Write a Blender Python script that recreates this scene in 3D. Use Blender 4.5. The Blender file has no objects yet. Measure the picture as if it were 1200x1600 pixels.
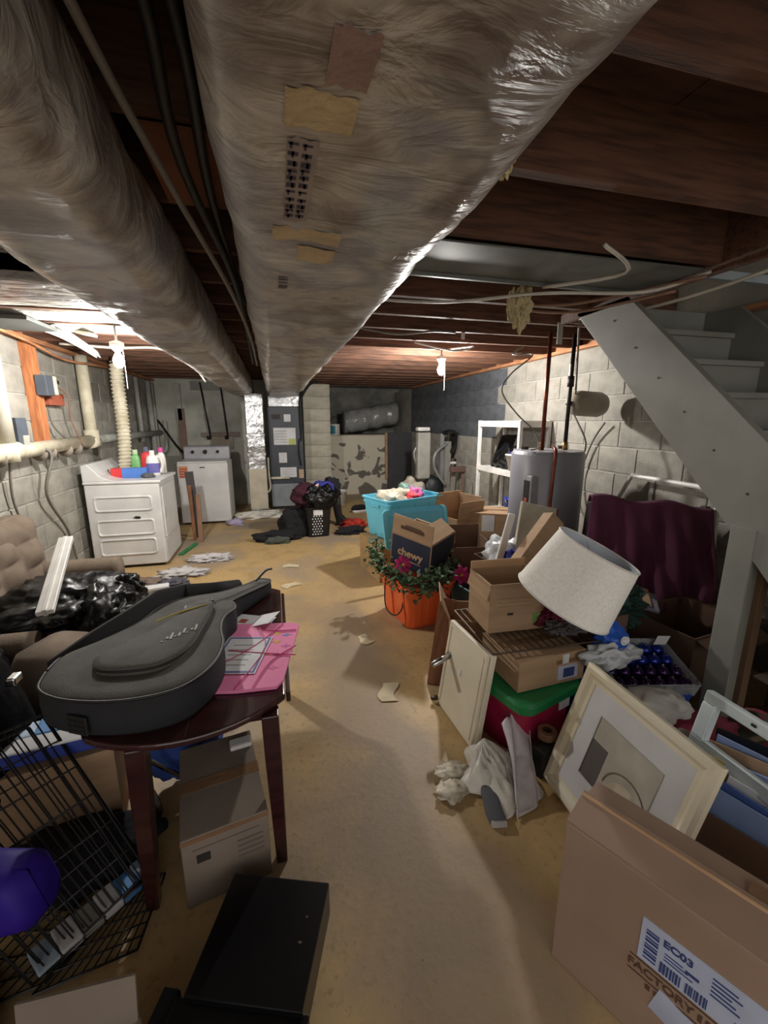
import bpy, bmesh, math, random
from mathutils import Vector, Matrix, noise
random.seed(7)
SC = bpy.context.scene
COL = SC.collection
D = math.radians
# ------------------------------------------------------------------ camera
cam = bpy.data.cameras.new('camera')
cam.sensor_fit = 'VERTICAL'; cam.sensor_height = 36.0
cam.lens = 655.0 / 1600.0 * 36.0
cam.clip_start = 0.02
camo = bpy.data.objects.new('camera', cam); COL.objects.link(camo)
camo.location = (0, 0, 1.5)
camo.rotation_euler = (D(90 - 12.32), 0, D(-14.5))
SC.camera = camo
# ------------------------------------------------------------------ world, exposure
wd = bpy.data.worlds.new('world'); SC.world = wd; wd.use_nodes = True
wd.node_tree.nodes['Background'].inputs[0].default_value = (1.0, 0.95, 0.9, 1)
wd.node_tree.nodes['Background'].inputs[1].default_value = .7  # ambient fill, added to brighten the near side through the open rear
SC.view_settings.view_transform = 'Standard'; SC.view_settings.look = 'None'
SC.view_settings.gamma = 1.0; SC.view_settings.use_curve_mapping = False
SC.view_settings.exposure = 0.95
BULB_STRENGTH = (800.0, 1150.0)
SC.cycles.max_bounces = 10; SC.cycles.diffuse_bounces = 6
SC.cycles.sample_clamp_indirect = 6.0

# ------------------------------------------------------------------ materials
def rgb(h):
    h = h.lstrip('#')
    c = [int(h[i:i + 2], 16) / 255 for i in (0, 2, 4)]
    return tuple(x / 12.92 if x <= .04045 else ((x + .055) / 1.055) ** 2.4 for x in c) + (1,)

MATS = {}
def M(name, col, rough=.7, metal=0., col2=None, scale=6., bump=.0, bscale=60., lo=.4, hi=.65, stretch=None,
      trans=0., spec=.5, emit=0., detail=4., alpha=1., rnd=0., coat=0.):
    m = bpy.data.materials.new(name); m.use_nodes = True
    nt = m.node_tree; N = nt.nodes; L = nt.links; b = N['Principled BSDF']
    c = rgb(col) if isinstance(col, str) else col
    b.inputs['Base Color'].default_value = c
    b.inputs['Roughness'].default_value = rough; b.inputs['Metallic'].default_value = metal
    b.inputs['Specular IOR Level'].default_value = spec
    b.inputs['Transmission Weight'].default_value = trans
    b.inputs['Alpha'].default_value = alpha
    b.inputs['Coat Weight'].default_value = coat
    if emit:
        b.inputs['Emission Color'].default_value = c; b.inputs['Emission Strength'].default_value = emit
    tc = N.new('ShaderNodeTexCoord'); mp = N.new('ShaderNodeMapping')
    L.new(tc.outputs['Object'], mp.inputs[0])
    if stretch: mp.inputs['Scale'].default_value = stretch
    out = None
    if col2 is None and not emit:
        col2 = tuple(x * .8 for x in c[:3]) + (1,)
    elif isinstance(col2, str): col2 = rgb(col2)
    if not emit:
        n = N.new('ShaderNodeTexNoise'); n.inputs['Scale'].default_value = scale; n.inputs['Detail'].default_value = detail
        L.new(mp.outputs[0], n.inputs['Vector'])
        r = N.new('ShaderNodeMapRange'); r.inputs[1].default_value = lo; r.inputs[2].default_value = hi
        L.new(n.outputs[0], r.inputs[0])
        mx = N.new('ShaderNodeMix'); mx.data_type = 'RGBA'
        mx.inputs[6].default_value = c; mx.inputs[7].default_value = col2
        L.new(r.outputs[0], mx.inputs[0]); out = mx.outputs[2]
        if rnd:
            oi = N.new('ShaderNodeObjectInfo'); hs = N.new('ShaderNodeHueSaturation')
            rr = N.new('ShaderNodeMapRange'); rr.inputs[3].default_value = 1 - rnd; rr.inputs[4].default_value = 1 + rnd
            L.new(oi.outputs['Random'], rr.inputs[0]); L.new(rr.outputs[0], hs.inputs['Value'])
            L.new(out, hs.inputs['Color']); out = hs.outputs[0]
        L.new(out, b.inputs['Base Color'])
    if bump:
        n2 = N.new('ShaderNodeTexNoise'); n2.inputs['Scale'].default_value = bscale; n2.inputs['Detail'].default_value = 5
        L.new(mp.outputs[0], n2.inputs['Vector'])
        bp = N.new('ShaderNodeBump'); bp.inputs['Strength'].default_value = bump; bp.inputs['Distance'].default_value = .02
        L.new(n2.outputs[0], bp.inputs['Height']); L.new(bp.outputs[0], b.inputs['Normal'])
    m['out'] = 1
    MATS[name] = m
    return m

def floor_material():
    m = bpy.data.materials.new('worn_painted_concrete'); m.use_nodes = True
    nt = m.node_tree; N = nt.nodes; L = nt.links; b = N['Principled BSDF']
    tc = N.new('ShaderNodeTexCoord')
    def nz(s, d, lo, hi, dist=0.):
        n = N.new('ShaderNodeTexNoise'); n.inputs['Scale'].default_value = s; n.inputs['Detail'].default_value = d
        n.inputs['Distortion'].default_value = dist
        L.new(tc.outputs['Object'], n.inputs['Vector'])
        r = N.new('ShaderNodeMapRange'); r.inputs[1].default_value = lo; r.inputs[2].default_value = hi
        L.new(n.outputs[0], r.inputs[0]); return r.outputs[0], n.outputs[0]
    def mix(f, a, bb):
        x = N.new('ShaderNodeMix'); x.data_type = 'RGBA'
        if f is not None: L.new(f, x.inputs[0])
        for i, v in ((6, a), (7, bb)):
            if isinstance(v, tuple): x.inputs[i].default_value = v
            else: L.new(v, x.inputs[i])
        return x.outputs[2]
    big, _ = nz(1.1, 5, .47, .62, .6)
    med, _ = nz(4.5, 6, .5, .72)
    fine, raw = nz(38, 6, .55, .8)
    c = mix(med, rgb('#bb9d6c'), rgb('#a78a5c'))
    c = mix(big, c, rgb('#9a8a76'))
    # the walking lane is worn grey: distance from a line through the aisle, broken up by noise
    sx = N.new('ShaderNodeSeparateXYZ'); L.new(tc.outputs['Object'], sx.inputs[0])
    ln = N.new('ShaderNodeMath'); ln.operation = 'SUBTRACT'; ln.inputs[1].default_value = .42; L.new(sx.outputs[0], ln.inputs[0])
    ab = N.new('ShaderNodeMath'); ab.operation = 'ABSOLUTE'; L.new(ln.outputs[0], ab.inputs[0])
    _, wob = nz(1.7, 4, 0, 1, .5)
    ad = N.new('ShaderNodeMath'); ad.operation = 'MULTIPLY_ADD'; ad.inputs[1].default_value = 1.3; L.new(wob, ad.inputs[0]); L.new(ab.outputs[0], ad.inputs[2])
    lr = N.new('ShaderNodeMapRange'); lr.inputs[1].default_value = .72; lr.inputs[2].default_value = 1.05; lr.inputs[3].default_value = .8; lr.inputs[4].default_value = 0.
    L.new(ad.outputs[0], lr.inputs[0])
    yr = N.new('ShaderNodeMapRange'); yr.inputs[1].default_value = 3.0; yr.inputs[2].default_value = 4.2; yr.inputs[3].default_value = 1.; yr.inputs[4].default_value = .15
    L.new(sx.outputs[1], yr.inputs[0])
    mm = N.new('ShaderNodeMath'); mm.operation = 'MULTIPLY'; L.new(lr.outputs[0], mm.inputs[0]); L.new(yr.outputs[0], mm.inputs[1])
    c = mix(mm.outputs[0], c, rgb('#8b7a66'))
    c = mix(fine, c, rgb('#8d7552'))
    sp, _ = nz(120, 2, .71, .76)
    c = mix(sp, c, rgb('#5e4c38'))
    L.new(c, b.inputs['Base Color'])
    b.inputs['Roughness'].default_value = .55
    bp = N.new('ShaderNodeBump'); bp.inputs['Strength'].default_value = .15; bp.inputs['Distance'].default_value = .01
    L.new(raw, bp.inputs['Height']); L.new(bp.outputs[0], b.inputs['Normal'])
    return m

def peel_material():
    m = M('peeling_white_paint', '#cfc8b6', .85, bump=.4, bscale=30)
    nt = m.node_tree; N = nt.nodes; L = nt.links; b = N['Principled BSDF']
    tc = N.new('ShaderNodeTexCoord'); n = N.new('ShaderNodeTexNoise')
    n.inputs['Scale'].default_value = 3.2; n.inputs['Detail'].default_value = 7; n.inputs['Distortion'].default_value = .8
    L.new(tc.outputs['Object'], n.inputs['Vector'])
    sx = N.new('ShaderNodeSeparateXYZ'); L.new(tc.outputs['Object'], sx.inputs[0])
    g = N.new('ShaderNodeMath'); g.operation = 'MULTIPLY_ADD'; g.inputs[1].default_value = -.16; g.inputs[2].default_value = .09
    L.new(sx.outputs[2], g.inputs[0])
    a = N.new('ShaderNodeMath'); a.operation = 'ADD'; L.new(n.outputs[0], a.inputs[0]); L.new(g.outputs[0], a.inputs[1])
    r = N.new('ShaderNodeMapRange'); r.inputs[1].default_value = .535; r.inputs[2].default_value = .56; L.new(a.outputs[0], r.inputs[0])
    x = N.new('ShaderNodeMix'); x.data_type = 'RGBA'
    x.inputs[6].default_value = rgb('#d3ccba'); x.inputs[7].default_value = rgb('#6f6a62')
    L.new(r.outputs[0], x.inputs[0]); L.new(x.outputs[2], b.inputs['Base Color'])
    return m

def floral_material():
    m = M('dark_floral_print', '#2c3326', .95)
    nt = m.node_tree; N = nt.nodes; L = nt.links; b = N['Principled BSDF']
    tc = N.new('ShaderNodeTexCoord')
    cr = N.new('ShaderNodeValToRGB'); n = N.new('ShaderNodeTexNoise'); n.inputs['Scale'].default_value = 6; n.inputs['Distortion'].default_value = 1.4
    L.new(tc.outputs['Object'], n.inputs['Vector']); L.new(n.outputs[0], cr.inputs[0])
    e = cr.color_ramp.elements
    e[0].position = .36; e[0].color = rgb('#a1927a'); e[1].position = .43; e[1].color = rgb('#525c45')
    for p, c in ((.54, '#3e4635'), (.58, '#84293c'), (.72, '#a03a50')):
        q = e.new(p); q.color = rgb(c)
    L.new(cr.outputs[0], b.inputs['Base Color'])
    return m

def duct_material():
    """grey foil-faced insulation wrap: long wrinkles in the relief, patches of yellowed facing in the colour"""
    m = bpy.data.materials.new('foil_insulation_wrap'); m.use_nodes = True
    nt = m.node_tree; N = nt.nodes; L = nt.links; b = N['Principled BSDF']
    tc = N.new('ShaderNodeTexCoord')
    mp = N.new('ShaderNodeMapping'); mp.inputs['Scale'].default_value = (2.6, 6, 4)
    mp.inputs['Rotation'].default_value = (0, 0, D(24)); L.new(tc.outputs['Object'], mp.inputs[0])
    n = N.new('ShaderNodeTexNoise'); n.inputs['Scale'].default_value = 2.0; n.inputs['Detail'].default_value = 5; n.inputs['Distortion'].default_value = 1.6
    L.new(mp.outputs[0], n.inputs['Vector'])
    bp = N.new('ShaderNodeBump'); bp.inputs['Strength'].default_value = .8; bp.inputs['Distance'].default_value = .035
    L.new(n.outputs[0], bp.inputs['Height']); L.new(bp.outputs[0], b.inputs['Normal'])
    br = N.new('ShaderNodeTexNoise'); br.inputs['Scale'].default_value = 3.0; br.inputs['Detail'].default_value = 5
    L.new(tc.outputs['Object'], br.inputs['Vector'])
    cr = N.new('ShaderNodeValToRGB'); L.new(br.outputs[0], cr.inputs[0]); e = cr.color_ramp.elements
    e[0].position = .3; e[0].color = rgb('#a09a92'); e[1].position = .7; e[1].color = rgb('#c9c6c0')
    q = e.new(.5); q.color = rgb('#b3aca2')
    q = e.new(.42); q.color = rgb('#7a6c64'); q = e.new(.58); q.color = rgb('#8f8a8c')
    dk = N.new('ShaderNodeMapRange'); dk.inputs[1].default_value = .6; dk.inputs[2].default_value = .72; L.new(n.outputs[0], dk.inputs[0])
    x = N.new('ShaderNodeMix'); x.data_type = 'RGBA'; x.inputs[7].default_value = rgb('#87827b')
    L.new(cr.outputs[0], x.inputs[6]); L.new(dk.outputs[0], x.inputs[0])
    L.new(x.outputs[2], b.inputs['Base Color'])
    b.inputs['Metallic'].default_value = .08; b.inputs['Roughness'].default_value = .5
    b.inputs['Coat Weight'].default_value = .35; b.inputs['Coat Roughness'].default_value = .2
    return m

floor_m = floor_material(); peel_m = peel_material(); floral_m = floral_material(); duct_m = duct_material()
mortar = M('mortar', '#a7a399', .95, bump=.3, bscale=80)
block_m = M('grey_block', '#9b978d', .95, col2='#85827a', scale=7, bump=.35, bscale=90, rnd=.1)
dark_block = M('dark_grey_block', '#5d6066', .9, col2='#4a4d52', scale=7, bump=.3, bscale=70, rnd=.08)  # darker grey for the far upper blocks of the right wall
white_block = M('white_painted_block', '#c3bdac', .85, col2='#aaa594', scale=5, bump=.25, bscale=50, rnd=.04)
wallpaint = M('grey_painted_wall', '#b4b2a8', .85, col2='#97978c', scale=3, bump=.2, bscale=30)
joist_m = M('old_joist_wood', '#644330', .8, col2='#452d20', scale=5, stretch=(1, 12, 12), bump=.15, bscale=30, rnd=.12)
subfloor_m = M('subfloor_wood', '#5d4032', .85, col2='#472f25', scale=5, stretch=(1, 6, 6))
sill_m = M('sill_wood', '#b9825a', .8, col2='#93603f', scale=5, stretch=(8, 1, 8))
foil = M('bright_foil', '#c9cacb', .28, .85, col2='#a5a6a7', scale=9, bump=.6, bscale=16)
panmetal = M('dull_sheet_metal', '#70726c', .5, .4, col2='#5c5e59', scale=5)
batt = M('grey_batt_facing', '#a8a59c', .6, col2='#8d8980', scale=5, bump=.8, bscale=14, stretch=(1, 3, 3))
pvc = M('cream_pvc', '#d6cfb9', .5, col2='#bdb59c', scale=9)
greypipe = M('grey_pipe', '#a3a39b', .6)
black = M('black_plastic', '#121214', .4)
blackrub = M('black_rubber', '#151414', .55)
bagblack = M('black_poly_bag', '#0b0b0d', .36, bump=.3, bscale=14, spec=.35)
white = M('white_enamel', '#d6d5d3', .35, col2='#c8c7c6', scale=4)
whitepl = M('white_plastic', '#e3e1dc', .45)
paper = M('white_paper', '#d9d9da', .8, col2='#c7c7c9')
card = M('cardboard', '#ab8d6e', .85, col2='#9c7f62', scale=4, stretch=(1, 1, 5), rnd=.05)
card_d = M('dark_cardboard', '#6e5443', .85, col2='#5f4738', scale=4)
card_in = M('cardboard_inside', '#c09c78', .85, col2='#ad8966', scale=4)
bigcard = M('big_carton_board', '#9c8371', .8, col2='#907866', scale=3)
tape = M('clear_tape', '#8a6a50', .2, coat=.6, bump=.4, bscale=30)
navy = M('navy_print', '#2a3047', .7, col2='#242a3f')
tanprint = M('tan_print', '#cda57c', .8)
inkm = M('black_ink', '#2b2522', .8)
blueink = M('blue_ink', '#33427a', .8)
brownink = M('brown_ink', '#5a4032', .85)
orange = M('orange_plastic', '#ee6c36', .42, col2='#e5622f', scale=3)
skyblue = M('turquoise_plastic', '#72cfea', .4, col2='#68c6e2', scale=3)
maroonpl = M('crimson_plastic', '#a31f47', .4, col2='#93193d', scale=3)
greenpl = M('green_plastic', '#1f7d48', .4, col2='#1a6e3e', scale=3)
tealpl = M('dusty_teal_plastic', '#46707c', .45)
bluepl = M('blue_plastic', '#2a56b8', .4)
purplepl = M('purple_plastic', '#2c1486', .6, spec=.3, col2='#240f74', scale=3)
linen = M('linen_shade', '#f0ede6', .95, col2='#e6e2da', scale=90, bump=.15, bscale=260)
linen_in = M('shade_lining', '#c3cbd6', .7)
cream = M('cream_panel', '#ddd5c0', .45, col2='#d0c7b0', scale=3)
creamframe = M('cream_frame', '#e2dac4', .5, col2='#d3c6a6', scale=3)
matboard = M('mat_board', '#d2d2d6', .8, col2='#cac8c8')
chrome = M('chrome', '#c8c8ca', .15, 1.)
rust = M('rusty_wire', '#4f4034', .45, .5, col2='#3a2a20')
wirem = M('black_wire', '#0e0c0d', .35, .3)
espresso = M('espresso_wood', '#3a1c1b', .25, col2='#2c1415', scale=4, stretch=(1, 8, 8), coat=.35)
nylon = M('black_nylon', '#1f2126', .8, col2='#1a1c20', scale=8, bump=.25, bscale=240)
nylon2 = M('worn_nylon', '#55534f', .85, col2='#484743', scale=10, bump=.25, bscale=200)
nylon3 = M('inner_nylon', '#101013', .85)
pink = M('pink_card', '#e885b0', .6, col2='#e27aa8', scale=3)
magenta = M('magenta', '#c21f71', .6)
tufted = M('taupe_upholstery', '#76685a', .95, col2='#695b4e', scale=9, bump=.2, bscale=150)
purplecloth = M('burgundy_cloth', '#5e2943', .85, col2='#52233b', scale=4, bump=.15, bscale=150)
stairpaint = M('grey_stair_paint', '#84847d', .6, col2='#7a7a73', scale=4)
stairdark = M('unpainted_stair_wood', '#6b523c', .8)
heaterm = M('grey_heater_enamel', '#84838a', .4, col2='#7b7a82', scale=2)
furn_dark = M('charcoal_enamel', '#3c4048', .45)
furn_light = M('light_grey_enamel', '#8d9499', .45)
copper = M('copper_pipe', '#7a4030', .4, .7, col2='#5c2c22')
darkiron = M('dark_iron', '#2f2a28', .5, .5)
redcloth = M('red_cloth', '#b03322', .95, scale=16, col2='#7e1d16')
blackcloth = M('black_cloth', '#17151a', .95, bump=.3, bscale=60)
wine = M('wine_cloth', '#3c1425', .95, bump=.3, bscale=60)
pinkcloth = M('pale_pink_cloth', '#d9b7ad', .95)
bluecloth = M('blue_cloth', '#33398c', .9)
greycloth = M('grey_sock', '#5f6066', .95, bump=.3, bscale=150)
offcloth = M('soiled_white_cloth', '#cfc6b4', .95, col2='#9d917f', scale=10, bump=.3, bscale=60)
clearpl = M('clear_plastic_film', '#e8ecef', .15, alpha=.35, bump=.6, bscale=25)
whitebag = M('white_poly_bag', '#e2ddd2', .3, bump=.5, bscale=20, alpha=.93)
glass = M('window_glass', '#eef3f2', .03, trans=1.)
leaf = M('ivy_leaf', '#3f5a3b', .7, col2='#5c7253', scale=14)
tinsel = M('dark_red_tinsel', '#6d1d37', .35, .4, bump=.8, bscale=90)
greyt = M('grey_garland', '#5f5b5b', .6, bump=.9, bscale=80)
greent = M('dark_green_garland', '#1c3c34', .7, bump=.9, bscale=80)
woodbrown = M('plain_brown_wood', '#8a5a3a', .75, col2='#6d4329', stretch=(6, 6, 1))
plywood = M('plywood_tan', '#b58d62', .8, col2='#a27a51', stretch=(1, 6, 1))
insul = M('yellow_fibre', '#c7b98e', .95, bump=.8, bscale=60)
blk_led = M('black_laminate', '#0b0b0e', .3)
bulb_m = [M('lit_bulb_%s' % n, (1.0, .965, .915, 1), emit=e) for n, e in zip(('left', 'right'), BULB_STRENGTH)]
yellow = M('yellow_trim', '#c9b04a', .6)
def solid(n, c, r=.6, **k): return MATS.get(n) or M(n, c, r, **k)

# ------------------------------------------------------------------ mesh builder
class B:
    def __init__(s): s.bm = bmesh.new()
    def _v(s, pts, T): return [s.bm.verts.new((T @ Vector(p)) if T else Vector(p)) for p in pts]
    def box(s, x0, y0, z0, x1, y1, z1, T=None):
        v = s._v([(x0, y0, z0), (x1, y0, z0), (x1, y1, z0), (x0, y1, z0), (x0, y0, z1), (x1, y0, z1), (x1, y1, z1), (x0, y1, z1)], T)
        for f in ((3, 2, 1, 0), (4, 5, 6, 7), (0, 1, 5, 4), (1, 2, 6, 5), (2, 3, 7, 6), (3, 0, 4, 7)):
            s.bm.faces.new([v[i] for i in f])
        return s
    def loft(s, rings, closed=True, cap0=True, cap1=True, T=None):
        R = [s._v(r, T) for r in rings]; n = len(R[0])
        for a, b in zip(R, R[1:]):
            for i in range(n if closed else n - 1):
                j = (i + 1) % n
                s.bm.faces.new((a[i], a[j], b[j], b[i]))
        if cap0: s.bm.faces.new(R[0][::-1])
        if cap1: s.bm.faces.new(R[-1])
        return s
    def tube(s, pts, r, n=8, caps=True, T=None):
        P = [Vector(p) for p in pts]; rings = []
        rr = r if isinstance(r, (list, tuple)) else [r] * len(P)
        up = None
        for i, p in enumerate(P):
            d = (P[min(i + 1, len(P) - 1)] - P[max(i - 1, 0)]).normalized()
            if up is None:
                a = Vector((0, 0, 1)) if abs(d.z) < .9 else Vector((1, 0, 0)); u = d.cross(a).normalized()
            else:
                u = (up - d * up.dot(d)).normalized()
            up = u; w = d.cross(u)
            rings.append([p + (u * math.cos(t) + w * math.sin(t)) * rr[i] for t in [2 * math.pi * k / n for k in range(n)]])
        return s.loft(rings, True, caps, caps, T)
    def lathe(s, prof, n=24, c=(0, 0, 0), cap0=True, cap1=True, T=None):
        return s.loft([[(c[0] + r * math.cos(2 * math.pi * k / n), c[1] + r * math.sin(2 * math.pi * k / n), c[2] + z) for k in range(n)] for r, z in prof], True, cap0, cap1, T)
    def prism(s, poly, z0, z1, T=None):
        return s.loft([[(x, y, z0) for x, y in poly], [(x, y, z1) for x, y in poly]], T=T)
    def grid(s, fn, nu, nv, T=None):
        V = [[None] * (nv + 1) for _ in range(nu + 1)]
        for i in range(nu + 1):
            for j in range(nv + 1):
                p = Vector(fn(i / nu, j / nv)); V[i][j] = s.bm.verts.new(T @ p if T else p)
        for i in range(nu):
            for j in range(nv):
                s.bm.faces.new((V[i][j], V[i + 1][j], V[i + 1][j + 1], V[i][j + 1]))
        return s
    def blob(s, c, r, seed=0, amp=.25, freq=2.2, sub=4, floor=None, ridge=True):
        o = bmesh.ops.create_icosphere(s.bm, subdivisions=sub, radius=1)
        off = Vector((seed * 7.3, seed * 3.1, seed * 1.7))
        for v in o['verts']:
            d = v.co.normalized()
            k = noise.noise(d * freq + off); k2 = noise.noise(d * freq * 2.7 + off)
            k3 = noise.noise(d * freq * 6 + off)
            if ridge: k2 = .5 - abs(k2) * 1.6; k3 = .4 - abs(k3) * 1.5
            q = 1 + amp * (k * 1.1 + k2 * .6 + k3 * .3)
            p = Vector((d.x * r[0] * q, d.y * r[1] * q, d.z * r[2] * q)) + Vector(c)
            if floor is not None and p.z < floor: p.z = floor
            v.co = p
        return s
    def build(s, name, mat, parent=None, bevel=0, smooth=False, loc=None, rot=None, solidify=0, sub=0, seg=2, recalc=True):
        if recalc: bmesh.ops.recalc_face_normals(s.bm, faces=s.bm.faces)
        me = bpy.data.meshes.new(name); s.bm.to_mesh(me); s.bm.free()
        mats = mat if isinstance(mat, (list, tuple)) else [mat]
        for m in mats: me.materials.append(m)
        if smooth:
            for p in me.polygons: p.use_smooth = True
        o = bpy.data.objects.new(name, me); COL.objects.link(o)
        if parent: o.parent = parent
        if loc: o.location = loc
        if rot: o.rotation_euler = rot
        if solidify:
            md = o.modifiers.new('s', 'SOLIDIFY'); md.thickness = solidify; md.offset = 0
        if sub:
            md = o.modifiers.new('d', 'SUBSURF'); md.levels = sub; md.render_levels = sub
        if bevel:
            md = o.modifiers.new('b', 'BEVEL'); md.width = bevel; md.segments = seg; md.limit_method = 'ANGLE'; md.angle_limit = D(35)
        return o

def tag(o, label=None, cat=None, group=None, kind=None):
    if label: o['label'] = label
    if cat: o['category'] = cat
    if group: o['group'] = group
    if kind: o['kind'] = kind
    return o
def thing(name, label, cat, loc=(0, 0, 0), rz=0, group=None, rot=None):
    o = bpy.data.objects.new(name, None); COL.objects.link(o)
    o.empty_display_size = .1
    o.location = loc; o.rotation_euler = rot if rot else (0, 0, D(rz))
    return tag(o, label, cat, group)
def structure(name, o): o['kind'] = 'structure'; return o
def part(name, mat, parent, *boxes, bevel=.004, loc=None, rot=None):
    b = B()
    for x in boxes: b.box(*x)
    return b.build(name, mat, parent, bevel=bevel, loc=loc, rot=rot)
def text(s, size, mat, parent, mtx, name='lettering', bold=0., align='CENTER', shear=0.):
    cu = bpy.data.curves.new(name, 'FONT'); cu.body = s; cu.size = size; cu.align_x = align; cu.align_y = 'CENTER'
    cu.extrude = .0006; cu.offset = bold; cu.shear = shear
    cu.materials.append(mat)
    tmp = bpy.data.objects.new('tmp', cu); COL.objects.link(tmp)
    me = bpy.data.meshes.new_from_object(tmp); me.name = name
    bpy.data.objects.remove(tmp); bpy.data.curves.remove(cu)
    if not me.materials: me.materials.append(mat)
    o = bpy.data.objects.new(name, me); COL.objects.link(o)
    o.parent = parent; o.matrix_local = mtx
    return o
def face(ax, loc):
    """matrix that lays the XY plane on a face: ax is where the normal points"""
    R = {'-y': Matrix.Rotation(D(90), 4, 'X'), '-x': Matrix.Rotation(D(-90), 4, 'Z') @ Matrix.Rotation(D(90), 4, 'X'),
         '+x': Matrix.Rotation(D(90), 4, 'Z') @ Matrix.Rotation(D(90), 4, 'X'), '+z': Matrix.Identity(4)}[ax]
    return Matrix.Translation(loc) @ R
def corner(cx, cy, w, d, rz):
    """centre of a w x d footprint whose near-left corner stands at cx, cy"""
    a = D(rz); return (cx + w / 2 * math.cos(a) - d / 2 * math.sin(a), cy + w / 2 * math.sin(a) + d / 2 * math.cos(a))
def rrect(w, d, r, n=5):
    out = []
    for qx, qy, a0 in ((1, 1, 0), (-1, 1, 90), (-1, -1, 180), (1, -1, 270)):
        for k in range(n + 1):
            a = D(a0 + 90 * k / n); out.append((qx * (w / 2 - r) + r * math.cos(a), qy * (d / 2 - r) + r * math.sin(a)))
    return out
def sag(a, b, drop, n=10):
    a = Vector(a); b = Vector(b)
    return [a.lerp(b, t / n) - Vector((0, 0, drop * 4 * (t / n) * (1 - t / n))) for t in range(n + 1)]
def smoothpath(pts, n=6):
    P = [Vector(p) for p in pts]; P = [P[0]] + P + [P[-1]]; out = []
    for i in range(1, len(P) - 2):
        for k in range(n):
            t = k / n; a, b, c, d = P[i - 1:i + 3]
            out.append(.5 * ((2 * b) + (c - a) * t + (2 * a - 5 * b + 4 * c - d) * t * t + (3 * b - a - 3 * c + d) * t ** 3))
    return out + [P[-2]]

# ================================================================== THE SETTING
XL, XR, YB, ZT = -1.92, 2.78, 8.5, 2.13
CH = 2.13 / 10
fl = B().box(-3.2, -2.5, -.1, 3.6, 10.2, 0).build('floor', floor_m); structure('floor', fl)

def block_mesh(mat, T=.03, chip=0):
    b = B(); L, Hh = .398, CH - .011
    c = .004
    def r(y, i): return [(-L / 2 + i, y, -Hh / 2 + i), (L / 2 - i, y, -Hh / 2 + i), (L / 2 - i, y, Hh / 2 - i), (-L / 2 + i, y, Hh / 2 - i)]
    b.loft([r(T, 0), r(c, 0), r(0, c)], cap0=False)
    bmesh.ops.recalc_face_normals(b.bm, faces=b.bm.faces)
    me = bpy.data.meshes.new('block'); b.bm.to_mesh(me); b.bm.free(); me.materials.append(mat); return me
bm_grey, bm_dark, bm_white = block_mesh(block_m), block_mesh(dark_block), block_mesh(white_block)
def put_block(parent, me, loc, rz, sx=1.):
    o = bpy.data.objects.new('block', me); COL.objects.link(o); o.parent = parent
    o.location = loc; o.rotation_euler = (0, 0, D(rz)); o.scale = (sx, 1, 1)
def block_wall(parent, x, y0, y1, rz, dark=None):
    ncol = int((y1 - y0) / .409) + 2
    for row in range(10):
        z = CH * (row + .5)
        for k in range(ncol):
            a = y0 + .409 * k - (.2045 if row % 2 else 0); e = a + .398
            a2, e2 = max(a, y0), min(e, y1)
            if e2 - a2 < .05: continue
            c = (a2 + e2) / 2
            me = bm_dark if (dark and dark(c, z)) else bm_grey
            jit = random.uniform(-.0015, .0015)
            put_block(parent, me, (x + jit, c, z), rz, (e2 - a2) / .398)
wl = structure('wall_left', B().box(XL - .2, -1.6, 0, XL - .007, 7.95, ZT).box(XL - .2, -1.6, ZT, XL - .11, 7.95, 2.385).build('wall_left', mortar))
block_wall(wl, XL, 1.6, 7.95, 90)
wr = structure('wall_right', B().box(XR + .007, -1.6, 0, XR + .2, 9.9, ZT).box(XR + .11, 2.6, ZT, XR + .2, 9.9, 2.385).build('wall_right', mortar))
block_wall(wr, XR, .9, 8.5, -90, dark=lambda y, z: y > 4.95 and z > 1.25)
part('dark_backing', dark_block, wr, (XR + .0035, 4.95, 1.27, XR + .0075, 8.5, ZT), bevel=0)  # dark grey sheet filling the joints between the darker blocks
wb = structure('wall_back', B().box(XL - .2, 7.95, 0, .55, 8.15, 2.385).box(.5, 8.3, 1.2, 1.0, 8.4, 2.385).build('wall_back', wallpaint))
wc = structure('wall_corner', B().box(1.0, YB, 0, XR + .2, YB + .2, 1.19).build('wall_corner', peel_m))
wn = structure('wall_recess', B().box(.9, 9.8, 1.0, XR + .2, 9.95, 2.4).build('wall_recess', M('recess_wall', '#8f8d87', .95, col2='#6b6a66', scale=3)))
part('recess_floor', mortar, wn, (.9, YB + .02, 1.05, XR + .2, 9.8, 1.2), bevel=0)
part('recess_side', wallpaint, wn, (.9, 8.2, 0, 1.0, 9.8, ZT), bevel=0)
part('ledge_cap', white_block, wc, (1.0, YB - .01, 1.19, 2.25, YB + .2, 1.215), bevel=.003)
pier = structure('wall_pier', B().box(.53, 7.77, 0, .99, 8.5, ZT).build('wall_pier', mortar))
for row in range(10):
    put_block(pier, bm_white, (.765, 7.762, CH * (row + .5)), 0, .475 / .398)
    for k in range(2):
        put_block(pier, bm_white, (.998, 7.76 + .19 + .37 * k, CH * (row + .5)), 90, .9)

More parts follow.
